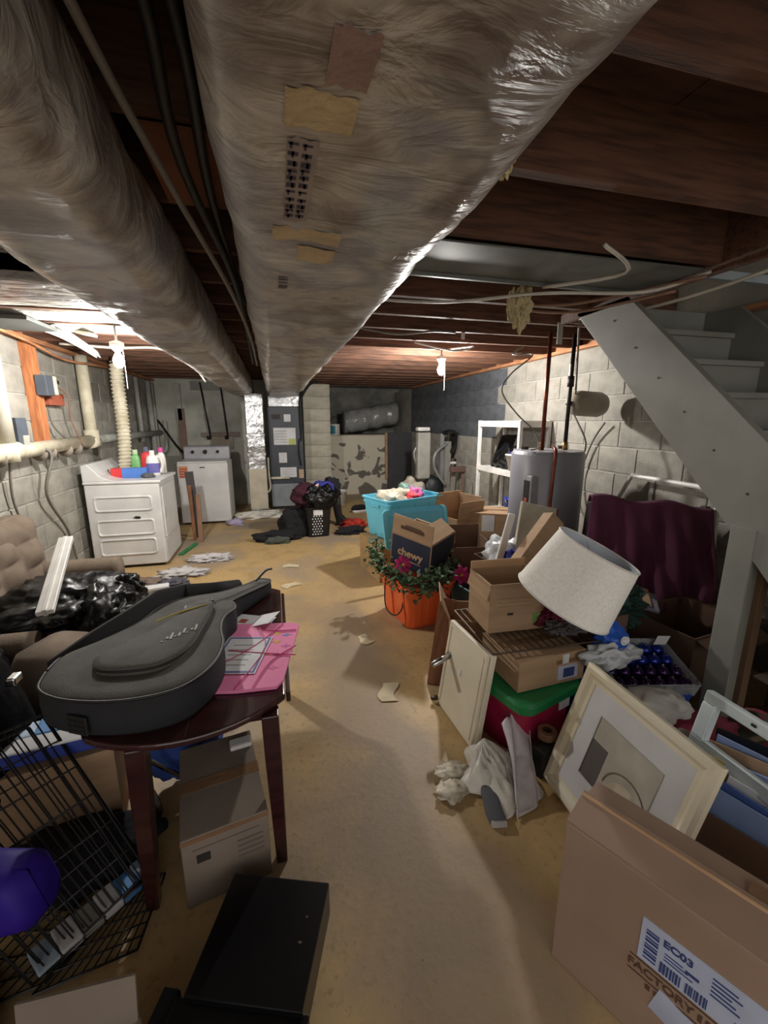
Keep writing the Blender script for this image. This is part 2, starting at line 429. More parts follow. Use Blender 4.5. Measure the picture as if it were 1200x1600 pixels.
# ceiling: subfloor boards and every joist
ceil = structure('ceiling', B().box(XL - .2, -1.6, 2.385, 1.9, 2.6, 2.42).box(XL - .2, 2.6, 2.385, XR + .2, 10, 2.42).build('ceiling', subfloor_m))
sw = structure('wall_stairwell', B().box(1.9, 2.6, 2.385, XR + .2, 2.7, 4.2).box(1.8, -1.6, 2.42, 1.9, 2.7, 4.2).box(XR + .007, -1.6, ZT, XR + .2, 2.7, 4.2).build('wall_stairwell', wallpaint))
part('upper_ceiling', wallpaint, sw, (1.8, -1.6, 4.2, XR + .2, 2.7, 4.3), bevel=0)
jm = {}
def joist(x0, x1, y, z0=2.16, z1=2.385, t=.038):
    k = (round(x0, 2), round(x1, 2))
    if k not in jm:
        b = B().box(x0, -t / 2, z0, x1, t / 2, z1); me = bpy.data.meshes.new('joist'); bmesh.ops.recalc_face_normals(b.bm, faces=b.bm.faces)
        b.bm.to_mesh(me); b.bm.free(); me.materials.append(joist_m); jm[k] = me
    o = bpy.data.objects.new('joist', jm[k]); COL.objects.link(o); o.parent = ceil; o.location = (0, y, 0)
for k in range(-4, 19):
    y = 1.18 + .4 * k
    joist(XL - .1, XR + .1 if y > 2.55 else 1.9, y)
part('stair_header', joist_m, ceil, (1.9, -.6, 2.13, 1.94, 2.62, 2.385), bevel=.002)
part('stair_header', joist_m, ceil, (1.94, 2.56, 2.13, XR, 2.6, 2.385), bevel=.002)
for k in range(9):  # subfloor boards across the joists, joints showing
    xa = XL - .1 + .53 * k
    part('subfloor_board', subfloor_m, ceil, (xa, -1.5 if xa < 1.4 else 2.6, 2.376, xa + .525, 8.5, 2.3855), bevel=.001)
for x, s in ((XL - .1, 1), (XR - .06, 1)):
    part('sill_plate', sill_m, ceil, (x, -1, ZT, x + .16, 8.4, 2.16), bevel=.003)
    part('rim_board', sill_m, ceil, (x if x < 0 else x + .12, 2.6, 2.16, x + .04 if x < 0 else x + .16, 8.4, 2.385), bevel=.002)
for k in range(5):  # crossed bridging by the recess
    y = 6.05 + .4 * k
    for a, b2 in (((1.5, y, 2.18), (1.75, y + .36, 2.36)), ((1.75, y, 2.18), (1.5, y + .36, 2.36))):
        B().tube([a, b2], .014, 4).build('bridging', joist_m, ceil)
for k in range(-4, 7):
    y = 1.2 + .4 * k
    o = B().grid(lambda u, v, y=y, k=k: (-1.85 + 1.3 * u, y + .03 + .34 * v, 2.185 - .035 * math.sin(math.pi * v) + .012 * noise.noise(Vector((u * 6, v * 3, k * 5)))), 20, 6).build('insulation_batt', batt, ceil, smooth=True, solidify=.01)
part('fibre_board', M('orange_brown_board', '#8a5636', .8, col2='#74462c', scale=4), ceil, (-.27, 1.2, 2.148, -.05, 1.57, 2.156), bevel=.001)
part('panned_bay', panmetal, ceil, (.45, 1.62, 2.15, 1.88, 1.97, 2.158), (.45, 1.95, 2.135, 1.88, 1.97, 2.158), bevel=.002)

# ================================================================== DUCTS
def wrap(name, label, x0, x1, z0, z1, y0, y1, seed, cat='duct'):
    t = thing(name, label, cat, ((x0 + x1) / 2, 0, 0))
    w, h = (x1 - x0), (z1 - z0); zc = (z0 + z1) / 2
    base = rrect(w, h, .085, 7); n = int((y1 - y0) / .055); rings = []
    # denser sampling along the flat sides
    pts = []
    for i, p in enumerate(base):
        q = base[(i + 1) % len(base)]; L = math.dist(p, q); m = max(1, int(L / .035))
        for k in range(m): pts.append((p[0] + (q[0] - p[0]) * k / m, p[1] + (q[1] - p[1]) * k / m))
    for i in range(n + 1):
        y = y0 + (y1 - y0) * i / n; ring = []
        belly = .012 * math.sin(y * 2.1 + seed)
        for (a, c) in pts:
            d = Vector((a, c, 0)).normalized()
            f = .012 * noise.noise(Vector((a * 5 + seed, y * 3.2 + a * 2, c * 5))) + .007 * (.5 - abs(noise.noise(Vector((a * 4, y * 9 + a * 5, c * 6 + seed)))) * 2)
            ring.append((a + d.x * f, y, zc + c + d.y * (f + belly * .4)))
        rings.append(ring)
    B().loft(rings).build('insulation_wrap', duct_m, t, smooth=True)
    return t
def duct_z(a, y, w=.495, h=.27, zc=2.015, seed=3.):
    c = -h / 2; d = Vector((a, c, 0)).normalized()
    f = .012 * noise.noise(Vector((a * 5 + seed, y * 3.2 + a * 2, c * 5))) + .007 * (.5 - abs(noise.noise(Vector((a * 4, y * 9 + a * 5, c * 6 + seed)))) * 2)
    return zc + c + d.y * (f + .012 * math.sin(y * 2.1 + seed) * .4)
md = wrap('supply_duct', 'wide silver-grey insulated main duct running overhead toward the dark furnace', -.075, .42, 1.88, 2.15, -1.2, 7.55, 3.)
yellowed = M('yellowed_facing', '#b8a27a', .55, col2='#a8926c', scale=8, bump=.3, coat=.3)
pinked = M('pink_stained_facing', '#8d6f6a', .5, col2='#7d645c', scale=8, bump=.3, coat=.3)
def patch(x0, y0, x1, y1, m, name='facing_patch'):
    def fn(u, v):
        x = x0 + (x1 - x0) * u - .1725; y = y0 + (y1 - y0) * v + .008 * noise.noise(Vector((u * 5, v, x0)))
        return (x, y, duct_z(x, y) - .0022)
    B().grid(fn, 14, 14).build(name, m, md, smooth=True)
patch(.035, .60, .125, .665, yellowed); patch(.02, .97, .16, 1.03, yellowed); patch(.075, 1.06, .16, 1.14, yellowed)
patch(.08, .5, .13, .585, pinked)
patch(.04, .69, .085, .94, M('print_strip', '#8f827c', .5, col2='#7f7370', coat=.3))
b = B()
for k in range(11):  # dark printed strokes whose words cannot be read
    for q in range(2):
        y = .70 + k * .021; x = .042 + q * .02; zz = duct_z(x - .1725, y) - .0036
        b.box(x, y, zz, x + .015, y + .005 + .003 * ((k * 7 + q * 3) % 3), zz + .001)
        b.box(x + .002 + .003 * (k % 3), y, zz, x + .006 + .003 * (k % 3), y + .013, zz + .001)
b.build('faded_print', M('faded_ink', '#3f3440', .7), md, loc=(-.1725, 0, 0))['kind'] = 'stuff'
b = B()
for k in range(6): zz = duct_z(-.1225, 1.27 + k * .018) - .002; b.box(.035, 1.27 + k * .018, zz, .06, 1.275 + k * .018, zz + .001)
b.build('faded_print', MATS['faded_ink'], md, loc=(-.1725, 0, 0))['kind'] = 'stuff'
rd = wrap('return_duct', 'grey wrapped duct at left beside the main duct, leading to the foil drop', -.63, -.275, 1.88, 2.16, -1.2, 7.3, 9.)
wrap('branch_duct', 'short crosswise grey wrapped branch duct above the left wall', -1.9, -.66, 2.06, 2.17, 2.15, 2.55, 21.)
# plenum
part('plenum', foil, md, (-.24, 7.32, 1.72, .27, 7.84, 1.9), bevel=.01)
t = thing('foil_return_drop', 'shiny foil-wrapped upright duct standing left of the dark furnace', 'duct', (-.28, 7.1, 0))
B().loft([[(x + .006 * noise.noise(Vector((x * 9, z * 5, y))), y + .012 * noise.noise(Vector((x * 5, y, z * 6))), z) for x, y in rrect(.27, .3, .012, 2)] for z in [.02 * 5 * k for k in range(20)]]).build('sleeve', foil, t, smooth=False)
part('base_collar', whitepl, t, (-.14, -.16, 0, .14, .16, .05))
for z in (.95, 1.25): part('tape_band', foil, t, (-.142, -.158, z, .142, .158, z + .05), bevel=.006)
part('lower_plate', M('cream_metal', '#c7bda9', .5), t, (-.136, -.162, .1, .136, -.155, .75), bevel=.002)

# ================================================================== FURNACE
t = thing('air_handler', 'tall charcoal furnace cabinet with white labels beside the white pier', 'furnace', (.195, 7.32, 0))
part('lower_cabinet', furn_light, t, (-.28, 0, .05, .28, .54, .44), bevel=.006)
part('upper_cabinet', furn_dark, t, (-.28, 0, .44, .28, .54, 1.72), bevel=.006)
part('base_rail', darkiron, t, (-.26, .02, 0, .26, .5, .05))
for x0, z0, x1, z1, m in ((-.2, 1.1, .16, 1.38, paper), (-.13, .8, .0, .97, paper), (-.12, .55, .15, .72, paper), (-.22, 1.52, -.08, 1.6, darkiron), (-.02, 1.48, .09, 1.6, paper), (.19, .53, .27, .68, M('manila', '#c9a98c', .8)), (.04, 1.1, .15, 1.2, solid('lime_print', '#b6bd6a'))):
    part('panel_label', m, t, (x0, -.004 if m.name != 'lime_print' else -.006, z0, x1, .002, z1), bevel=0)
part('label_print', greypipe, t, *[(-.18, -.006, 1.14 + .045 * k, .02, -.0045, 1.15 + .045 * k) for k in range(5)], bevel=0)
part('label_print', greypipe, t, *[(-.1, -.006, .6 + .04 * k, .12, -.0045, .605 + .04 * k) for k in range(3)], bevel=0)
part('drain_fitting', pvc, t, (-.28, -.06, .53, .03, -.02, .57), bevel=.01)
B().tube(smoothpath([(-.31, -.04, .9), (-.31, -.04, .6), (-.3, -.05, .38), (-.38, -.1, .31), (-.6, -.34, .28)]), .018, 8).build('drain_pipe', pvc, t, smooth=True)
B().tube(smoothpath([(.25, .02, 1.15), (.25, -.03, 1.6), (.27, -.03, 1.85), (.42, .05, 2.08), (.55, .1, 2.14)]), .022, 8).build('lineset', blackrub, t, smooth=True)
B().tube(smoothpath([(.22, -.02, 1.2), (.2, -.03, 1.0), (.23, -.02, .75)]), .012, 6).build('cable', blackrub, t, smooth=True)

# ================================================================== LEFT WALL SERVICES
t = thing('drain_pipe', 'horizontal cream plastic drain pipe along the left block wall', 'pipe', (-1.845, 1.7, 1.25))
B().tube([(0, -1.8, -.05), (0, 3.4, .05)], .056, 16).build('pipe_run', pvc, t, smooth=True)
B().tube([(0, 3.4, .05), (.0, 6.2, .05)], .045, 12).build('far_run', greypipe, t, smooth=True)
for y in (1.9, 3.35):
    B().tube([(0, y - .05, .03), (0, y + .1, .033)], .066, 16).build('coupling', pvc, t, smooth=True)
for y in (2.3, 2.45, 2.75, 2.95, 1.75, 1.6):
    B().tube([(0, y, -.01), (0, y + .012, -.01)], .062, 12).build('strap', solid('grey_strap', '#8b8175'), t, smooth=True)
t = thing('vent_pipe', 'upright cream plastic pipe rising from the drain near the dryer', 'pipe', (-1.845, 5.08, 1.3))
B().tube([(0, 0, .05), (0, 0, .84)], .055, 16).build('pipe_run', pvc, t, smooth=True)
B().tube([(0, 0, -.06), (0, 0, .1)], .068, 16).build('tee_fitting', pvc, t, smooth=True)
t = thing('vent_pipe', 'upright grey plastic pipe cut by the left edge of the frame', 'pipe', (-1.845, 3.58, 1.25))
B().tube([(0, 0, .04), (0, 0, .88)], .06, 16).build('pipe_run', M('grey_pvc', '#b3ae9f', .55), t, smooth=True)
B().tube([(0, 0, -.04), (0, 0, .09)], .07, 16).build('tee_fitting', pvc, t, smooth=True)
for i, (y, r) in enumerate(((6.9, .03), (7.5, .04), (7.72, .025))):
    o = B().tube([(XL + .06, y, 1.2 if i == 0 else .3), (XL + .06, y, 2.1)], r, 10).build('riser_pipe', greypipe, smooth=True)
    tag(o, ['thin grey pipe on the left wall behind the flexible hose', 'thicker grey pipe near the far left corner', 'narrow grey pipe in the far left corner'][i], 'pipe', 'grey risers in the far left corner')
t = thing('wall_stud', 'reddish upright wood stud on the left block wall', 'stud', (XL + .04, 4.17, 1.32))
part('timber', M('orange_wood', '#b8764a', .75, col2='#9a5c38', stretch=(8, 8, 1)), t, (-.04, -.05, -.03, .04, .05, .8))
t = thing('outlet_box', 'dark electrical box with white outlet on the wood stud', 'outlet', (XL + .12, 4.17, 1.78))
part('box', M('slate_box', '#4c535c', .5), t, (-.04, -.06, -.08, .04, .06, .08)); part('outlet_plate', pvc, t, (-.02, .06, -.07, .05, .1, .08))
part('plug', blackrub, t, (.0, .1, .02, .05, .14, .05))
t = thing('switch_box', 'dark grey electrical box low on the left wall beside the grey pipe', 'outlet', (XL + .05, 3.78, 1.42))
part('box', MATS['slate_box'], t, (-.05, -.07, -.1, .05, .07, .1)); part('cover', greypipe, t, (.05, -.03, -.12, .06, .05, -.03), bevel=.002)
t = thing('wood_block', 'short red wood block screwed to left wall under the outlet', 'block', (XL + .03, 4.47, 1.68))
part('block', M('red_wood', '#a3573f', .8), t, (-.03, -.13, -.05, .04, .13, .055))
def cable(name, label, pts, r, mat, cat='cable', group=None, n=6):
    o = B().tube(smoothpath(pts), r, n).build(name, mat, smooth=True)
    return tag(o, label, cat, group)
wht = M('white_cable', '#c9c4b8', .6); gry = M('grey_cable', '#77726a', .6)
cable('power_cord', 'grey cord sagging from the outlet box over the drain pipe', [(-1.8, 4.28, 1.8), (-1.78, 4.5, 1.72), (-1.82, 4.6, 1.5), (-1.78, 4.7, 1.25)], .007, solid('brown_cord', '#8a6a58'))
cable('power_cord', 'pale grey cord hanging down the left wall to the floor', [(-1.86, 3.86, 1.4), (-1.83, 3.95, 1.3), (-1.77, 4.02, 1.22), (-1.84, 4.0, .9), (-1.88, 4.35, .5), (-1.88, 4.45, .1), (-1.86, 4.5, .01)], .012, gry)
cable('power_cord', 'thin dark cord hanging behind the tufted chair', [(-1.85, 3.6, 1.2), (-1.88, 3.62, .9), (-1.89, 3.8, .5), (-1.89, 3.85, .1)], .009, gry)
cable('power_cord', 'dark cord dropping from wood stud to the drain pipe', [(-1.86, 4.3, 1.6), (-1.86, 4.35, 1.45), (-1.82, 4.48, 1.33), (-1.79, 4.7, 1.28)], .008, gry)
cable('ceiling_cable', 'orange-brown cable along the left sill above the blocks', [(-1.78, 3.2, 2.13), (-1.8, 4.0, 2.1), (-1.8, 4.6, 2.04), (-1.75, 5.2, 2.06), (-1.78, 6.4, 2.12)], .012, sill_m)  # takes the sill's orange-brown wood colour
cable('ceiling_cable', 'white cable crossing under the joists behind the left bulb', [(-1.7, 4.3, 2.13), (-1.3, 4.35, 2.12), (-.95, 4.38, 2.13), (-.72, 4.5, 2.02), (-.62, 4.6, 1.87)], .011, wht)
t = thing('hanging_wing', 'curved white metal bracket hanging near the left wall top', 'bracket', (-1.44, 3.85, 2.07))
B().grid(lambda u, v: (-.02 + .07 * u * u + (v - .5) * (.12 - .09 * u), -.2 + .55 * u, .04 - .1 * u * u + .05 * math.sin(math.pi * v)), 20, 8).build('blade', whitepl, t, smooth=True, solidify=.008)
B().grid(lambda u, v: (.08 + .12 * u + (v - .5) * .02, -.05 - .1 * u + (v - .5) * .1, .07 - .03 * u), 8, 4).build('horn', pvc, t, smooth=True, solidify=.02)
part('slab', M('slate_slab', '#454846', .6), t, (-.32, -.6, .04, .0, -.2, .065))

# flexible dryer hose
t = thing('dryer_hose', 'cream corrugated hose rising from behind the dryer to the joists', 'hose', (-1.62, 5.2, .9))
rings = []
for i in range(121):
    k = i / 120; z = 1.2 * k; x = .07 * k + .015 * math.sin(k * 5); r = .062 + .006 * (1 if i % 4 < 2 else -1)
    rings.append([(x + r * math.cos(a), r * math.sin(a), z) for a in [2 * math.pi * q / 18 for q in range(18)]])
B().loft(rings).build('corrugated_tube', pvc, t, smooth=False)
b = B().tube([(.07, 0, 1.18), (.07, 0, 1.24)], .072, 16).build('clamp', chrome, t, smooth=True)
# utility box and pipes on the back-left wall
t = thing('laundry_valves', 'washer valve box with two dark supply pipes on the back wall', 'pipe', (-1.0, 7.93, 1.0))
for x in (-.1, .22): B().tube([(x + .04 * (x < 0), -.03, .2), (x - .06, -.03, 1.13)], .014, 8).build('supply_pipe', darkiron, t, smooth=True)
part('valve_board', M('grey_pink_board', '#8a7a73', .8), t, (-.2, -.03, .22, .42, -.01, .3)); part('box_back', M('tan_box', '#a79a8a', .8), t, (-.05, -.025, .02, .3, -.005, .22))
for x in (-.09, .2): B().tube([(x, -.05, .18), (x, -.05, .24)], .03, 8).build('valve', darkiron, t, smooth=True)
part('upper_board', M('grey_board', '#8b8a84', .8), t, (-.32, -.03, 1.0, .4, -.008, 1.14))
t = thing('back_stud', 'brown wood stud with conduit on back wall left of washer pipes', 'stud', (-1.5, 7.93, 0))
part('timber', M('dull_brown_wood', '#7d665a', .8), t, (-.05, -.04, .5, .05, .02, 1.7)); part('upper_timber', greypipe, t, (-.06, -.04, 1.5, .02, .02, 2.1))
cable('washer_drain_hose', 'dark drain hose slanting down behind the washer', [(-1.95 + .03, 7.8, 1.45), (-1.88, 7.78, 1.52), (-1.8, 7.75, 1.45), (-1.55, 7.55, 1.1), (-1.35, 7.3, .95)], .018, darkiron, 'hose')
cable('trap_pipe', 'grey plastic trap pipe loop in the back left corner', [(-1.87, 7.75, 1.5), (-1.87, 7.72, 1.1), (-1.8, 7.72, .98), (-1.73, 7.72, 1.1), (-1.73, 7.74, 1.5)], .03, greypipe, 'pipe', n=10)

# ================================================================== DRYER / WASHER
def side_panel(parent, x0, x1, z0, z1, y):
    for a, b2 in ((z0, z0 + (z1 - z0) * .27), (z0 + (z1 - z0) * .36, z0 + (z1 - z0) * .63), (z0 + (z1 - z0) * .72, z1)):
        pass
t = thing('dryer', 'white dryer turned sideways with ribbed side panel and detergent on top', 'dryer', (-1.83, 4.66, 0))
part('body', white, t, (0, 0, .03, .67, .7, .88), bevel=.012)
part('plinth', darkiron, t, (.03, .03, 0, .64, .67, .03))
part('top_panel', white, t, (-.005, -.012, .88, .69, .712, .912), bevel=.012)
prof = [(.0, .91), (.0, 1.07), (.05, 1.085), (.1, 1.03), (.15, .965), (.22, .93), (.3, .912)]
B().loft([[(x, -.008, z) for x, z in prof], [(x, .70, z) for x, z in prof]]).build('console', white, t, bevel=.006)
for z0, z1 in ((.14, .32), (.35, .52), (.6, .76)):
    b = B(); b.loft([[(.33 + x, y, (z0 + z1) / 2 + z) for x, z in rrect(.53 - i, (z1 - z0) - i, .03, 4)] for y, i in ((-.0005, 0), (-.012, .014), (-.012, .03), (-.001, .046))], cap0=False, cap1=True)
    b.build('pressed_rib', white, t, smooth=False)
part('door_panel', white, t, (.67, .05, .3, .684, .6, .84), bevel=.01); part('toe_panel', white, t, (.67, .02, .04, .678, .68, .28), bevel=.006)
part('door_handle', greypipe, t, (.684, .08, .5, .69, .1, .62), bevel=.004)
B().blob((.44, -.009, .535), (.03, .002, .012), 5, .5, 2, 3).build('scuff_mark', darkiron, t)
t = thing('washer', 'white top-load washing machine against the back wall with orange sticker', 'washer', (-1.36, 6.5, 0))
part('body', white, t, (0, 0, .03, .68, .68, .9), bevel=.012); part('plinth', darkiron, t, (.03, .03, 0, .65, .65, .03))
part('lid', white, t, (.005, -.008, .9, .675, .5, .925), bevel=.01)
prof = [(.5, .92), (.52, 1.1), (.56, 1.12), (.67, 1.12), (.67, .92)]
B().loft([[(x, y, z) for y, z in prof] for x in (.01, .67)]).build('console', M('console_grey', '#9b9ba0', .4), t, bevel=.008)
for x in (.14, .32, .5): B().tube([(x, .505, 1.03), (x, .47, 1.025)], .03 if x == .32 else .022, 14).build('knob', darkiron, t)
part('badge', darkiron, t, (.3, -.003, .83, .37, .002, .845), bevel=.002)
st = part('sticker', solid('orange_sticker', '#cf8d6e', .6), t, (.02, -.002, .69, .14, .001, .86), bevel=0)
part('sticker_print', solid('red_print', '#a3472f'), t, *[(.03, -.0035, .705 + .035 * k, .13, -.0015, .722 + .035 * k) for k in range(4)], bevel=0)
# bottles on the dryer
def bottle(name, label, loc, w, d, h, mat, capm, labm=None, handle=False, rz=0):
    t = thing(name, label, 'bottle', loc, rz, 'laundry bottles on the dryer')
    rings = []
    for z, k in ((0, .92), (.01, 1), (h * .55, 1), (h * .72, .85), (h * .8, .5), (h * .83, .4)):
        rings.append([(x, y, z) for x, y in rrect(w * k, d * min(1, k * 1.05), min(w, d) * k * .42, 4)])
    B().loft(rings).build('body', mat, t, smooth=True)
    B().lathe([(.025, h * .82), (.027, h * .83), (.025, h), (.02, h * 1.005)], 14).build('cap', capm, t, smooth=False)
    if labm: B().loft([[(x, y, z) for x, y in rrect(w * 1.01, d * 1.01, min(w, d) * .42, 4)] for z in (h * .12, h * .5)], cap0=False, cap1=False).build('label_band', labm, t, smooth=True)
    if handle: B().tube(smoothpath([(w * .3, 0, h * .78), (w * .62, 0, h * .68), (w * .72, 0, h * .4), (w * .5, 0, h * .12)]), .016, 8).build('handle', mat, t, smooth=True)
    return t
z0 = .913
bottle('softener_bottle', 'green softener bottle at left among laundry bottles', (-1.5, 5.22, z0), .1, .08, .27, solid('leaf_green_plastic', '#7fbf7a', .4), solid('pale_green_cap', '#c2d9b4', .5))
bottle('detergent_bottle', 'red detergent bottle with dark grey cap on the dryer', (-1.39, 5.22, z0), .12, .09, .3, solid('red_plastic', '#d03a3e', .4), solid('slate_cap', '#5a5f75', .5))
bottle('detergent_jug', 'large white detergent jug with violet label and side handle', (-1.29, 5.05, z0), .13, .09, .27, whitepl, whitepl, solid('violet_label', '#6a66a8', .5), True)
bottle('scent_bottle', 'pink-capped white bottle hidden behind the white jug', (-1.25, 5.25, z0), .09, .07, .29, whitepl, solid('hot_pink_cap', '#d14f9c', .5))
t = thing('dryer_sheet_box', 'red and blue box of dryer sheets lying on the dryer', 'box', (-1.52, 4.92, z0), 4)
part('carton', bluepl if 0 else solid('cornflower_box', '#4f80d0', .6), t, (-.03, -.05, 0, .2, .05, .1)); part('red_end', solid('red_plastic', '#d03a3e', .5), t, (-.13, -.051, -.001 + .001, -.029, .051, .101))
t = thing('grey_rag', 'small crumpled grey rag on the dryer before the white jug', 'rag', (-1.3, 4.86, z0))
B().blob((0, 0, .018), (.06, .03, .03), 4, .5, 2.5, 3, 0).build('cloth', greycloth, t, smooth=True)
t = thing('clothes_hanger_clip', 'bent white wire rack leaning in the dryer top corner', 'rack', (-1.68, 4.95, z0 + .03))
for k in range(3): B().tube(smoothpath([(k * .05 - .06, -.02, .06), (k * .05 - .04, 0, .0), (k * .05, .03, .0)]), .004, 6).build('wire', whitepl if k != 1 else darkiron, t)
# boards between dryer and washer
for i, (x, w, h, m, lab) in enumerate(((-1.03, .1, .86, M('dark_board', '#4a4644', .8), 'dark grey board leaning between dryer and washer'), (-1.07, .04, .7, woodbrown, 'narrow brown wood strip leaning beside the dryer'), (-1.0, .05, .6, M('tan_strip', '#8d6b54', .8), 'short tan wood strip leaning against the dark board'))):
    t = thing('leaning_board', lab, 'board', (x + .02 * i, 5.75 - .12 * i, 0.003), rot=(D(-7), D(-4 + 2 * i), 0), group='boards between the machines')
    part('plank', m, t, (-w / 2, -.012, 0, w / 2, .012, h), bevel=.002)
t = thing('green_strip', 'flat green plastic strip on floor beside the dryer', 'strip', (-1.05, 5.2, .006), -12)
part('strip', greenpl, t, (-.03, -.22, -.005, .03, .22, .012))

# ================================================================== WATER HEATER & SHELF
t = thing('water_heater', 'grey cylindrical water heater with copper pipes near the right wall', 'water heater', (2.17, 3.02, 0))
B().lathe([(.25, 0), (.285, .02), (.285, 1.235), (.275, 1.25), (.27, 1.262), (.05, 1.27)], 48).build('tank', heaterm, t, smooth=False, bevel=0)
t.children[0].data.polygons.foreach_set('use_smooth', [abs(p.normal.z) < .5 for p in t.children[0].data.polygons])
part('control_panel', M('panel_grey', '#8f8f93', .5), t, (-.262, -.19, .72, -.2, -.06, 1.08), bevel=.01)
part('warning_label', blackrub, t, (-.267, -.17, .82, -.26, -.1, 1.04), bevel=.001); part('label_spot', solid('red_print', '#a3472f'), t, (-.269, -.155, .86, -.266, -.115, .9), bevel=.001)
B().tube([(-.1, -.06, 1.25), (-.1, -.06, 2.15)], .016, 10).build('copper_riser', copper, t, smooth=True)
B().tube([(.12, -.05, 1.25), (.12, -.05, 2.15)], .016, 10).build('copper_riser', darkiron, t, smooth=True)
for x in (-.1, .12):
    B().tube([(x, -.05, 1.26), (x, -.05, 1.33)], .022, 10).build('union', M('brass', '#9a7a4a', .35, .8), t, smooth=True)
B().tube(smoothpath([(-.02, -.1, 1.3), (-.1, -.2, 1.3), (-.14, -.29, 1.27), (-.15, -.295, 1.1), (-.17, -.295, .5), (-.2, -.295, .2)]), .013, 8).build('relief_pipe', copper, t, smooth=True)
part('valve_handle', whitepl, t, (.085, -.075, 1.84, .095, -.06, 1.93)); B().tube([(.12, -.05, 1.76), (.12, -.05, 1.84)], .026, 10).build('valve', blackrub, t, smooth=True)
part('data_label', paper, t, (-.24, -.2, .3, -.17, -.19, .55), bevel=0)
t.children[-1].rotation_euler = (0, 0, 0)
for a, x in ((.2, -.15), (0, .2)): B().tube([(x, .1, 1.26), (x, .1, 1.29)], .03, 10).build('top_nipple', darkiron, t)
t = thing('expansion_tank', 'small beige expansion tank mounted sideways beside the copper pipes', 'tank', (2.33, 3.0, 1.64))
prof = [(.02, -.02), (.06, 0), (.09, .03), (.1, .08), (.1, .26), (.085, .3), (.04, .32)]
B().lathe(prof, 28, T=Matrix.Rotation(D(93), 4, 'Y')).build('shell', M('beige_tank', '#a89d8b', .5), t, smooth=True)
B().tube([(-.05, -.03, -.01), (0.01, 0, 0)], .018, 10).build('pipe_stub', darkiron, t, smooth=True)
cable('heater_cable', 'grey cable running down from joists to the heater top', [(2.05, 3.3, 2.1), (1.9, 3.2, 2.02), (1.95, 3.0, 1.99), (1.78, 3.0, 1.85), (1.72, 3.02, 1.72), (1.85, 3.0, 1.55), (1.98, 2.95, 1.42), (2.0, 2.9, 1.3), (1.93, 2.9, 1.275)], .006, gry)
cable('ceiling_cable', 'pale cable from stair header down to the expansion tank', [(1.95, 2.5, 2.13), (2.2, 2.8, 1.9), (2.35, 2.98, 1.7), (2.38, 3.05, 1.6), (2.42, 2.9, 1.35), (2.5, 3.0, 1.22)], .007, gry)
cable('ceiling_cable', 'long white cable drooping along the stair opening', [(1.93, 2.5, 2.14), (1.96, 2.2, 2.1), (2.0, 1.8, 2.09), (2.1, 1.4, 2.14), (2.2, 1.0, 2.22)], .009, wht)
t = thing('storage_shelf', 'white metal shelving unit behind the water heater', 'shelf', (2.42, 3.84, 0))
for x in (0, .33):
    for y in (0, .87): part('post', whitepl, t, (x - .018, y - .018, 0, x + .018, y + .018, 1.5), bevel=.003)
for z in (.42, .94, 1.46):
    part('shelf_board', whitepl, t, (-.015, -.015, z, .345, .885, z + .02), (-.02, -.018, z - .03, -.012, .888, z + .035), (-.02, -.02, z - .03, .345, -.013, z + .035), bevel=.002)
t = thing('shelf_bag', 'black pointed bag on the white shelf middle board', 'bag', (2.56, 4.3, .962)); B().blob((0, 0, .12), (.1, .2, .15), 3, .35, 1.8, 4, 0).build('bag_body', bagblack, t, smooth=True)
t = thing('white_basin', 'white plastic basin with blue cloth on the middle shelf', 'basin', (2.52, 3.98, .962))
B().loft([[(x, y, z) for x, y in rrect(w, d, .03, 4)] for w, d, z in ((.18, .14, 0), (.24, .2, .17), (.25, .21, .17), (.25, .21, .185), (.235, .195, .185), (.19, .15, .02))]).build('tub', whitepl, t, smooth=True)
B().blob((0, 0, .19), (.09, .08, .04), 7, .4, 2, 3).build('cloth', bluecloth, t, smooth=True)
t = thing('dark_tote', 'dark board propped diagonally in the white shelf', 'board', (2.6, 4.55, .965), rot=(D(28), 0, 0)); part('board', darkiron, t, (-.1, -.012, 0, .1, .012, .42))
t = thing('blue_bucket', 'blue plastic bucket on the lowest shelf board', 'bucket', (2.55, 4.1, .442)); B().lathe([(.08, 0), (.1, .2), (.105, .2), (.105, .21), (.095, .21), (.075, .01)], 20).build('pail', solid('periwinkle_plastic', '#4557c8', .5), t, smooth=True); B().tube(smoothpath([(-.1, 0, .2), (-.07, -.05, .12), (.0, -.11, .1), (.07, -.05, .12), (.1, 0, .2)]), .004, 6).build('handle', whitepl, t)

# right wall small items
t = thing('bed_rail', 'white metal bed frame leaning on right wall behind the cloth', 'bed frame', (2.7, 0, 0))
B().tube([(0, 2.68, 1.08), (0, 2.0, 1.07)], .017, 8).build('top_rail', whitepl, t); B().tube([(0, 2.68, 1.08), (0.02, 2.98, .55), (0.02, 3.25, 0.01)], .015, 8).build('slanted_leg', whitepl, t)
B().tube([(0, 2.0, 1.07), (0.02, 1.95, .01)], .015, 8).build('far_leg', whitepl, t)
cable('heater_drain_cord', 'dark cord looping low on the right wall by the heater', [(2.72, 3.05, 1.48), (2.74, 3.2, 1.3), (2.74, 3.3, 1.0), (2.72, 3.25, .75), (2.68, 3.1, .62), (2.6, 2.8, .5)], .009, gry)

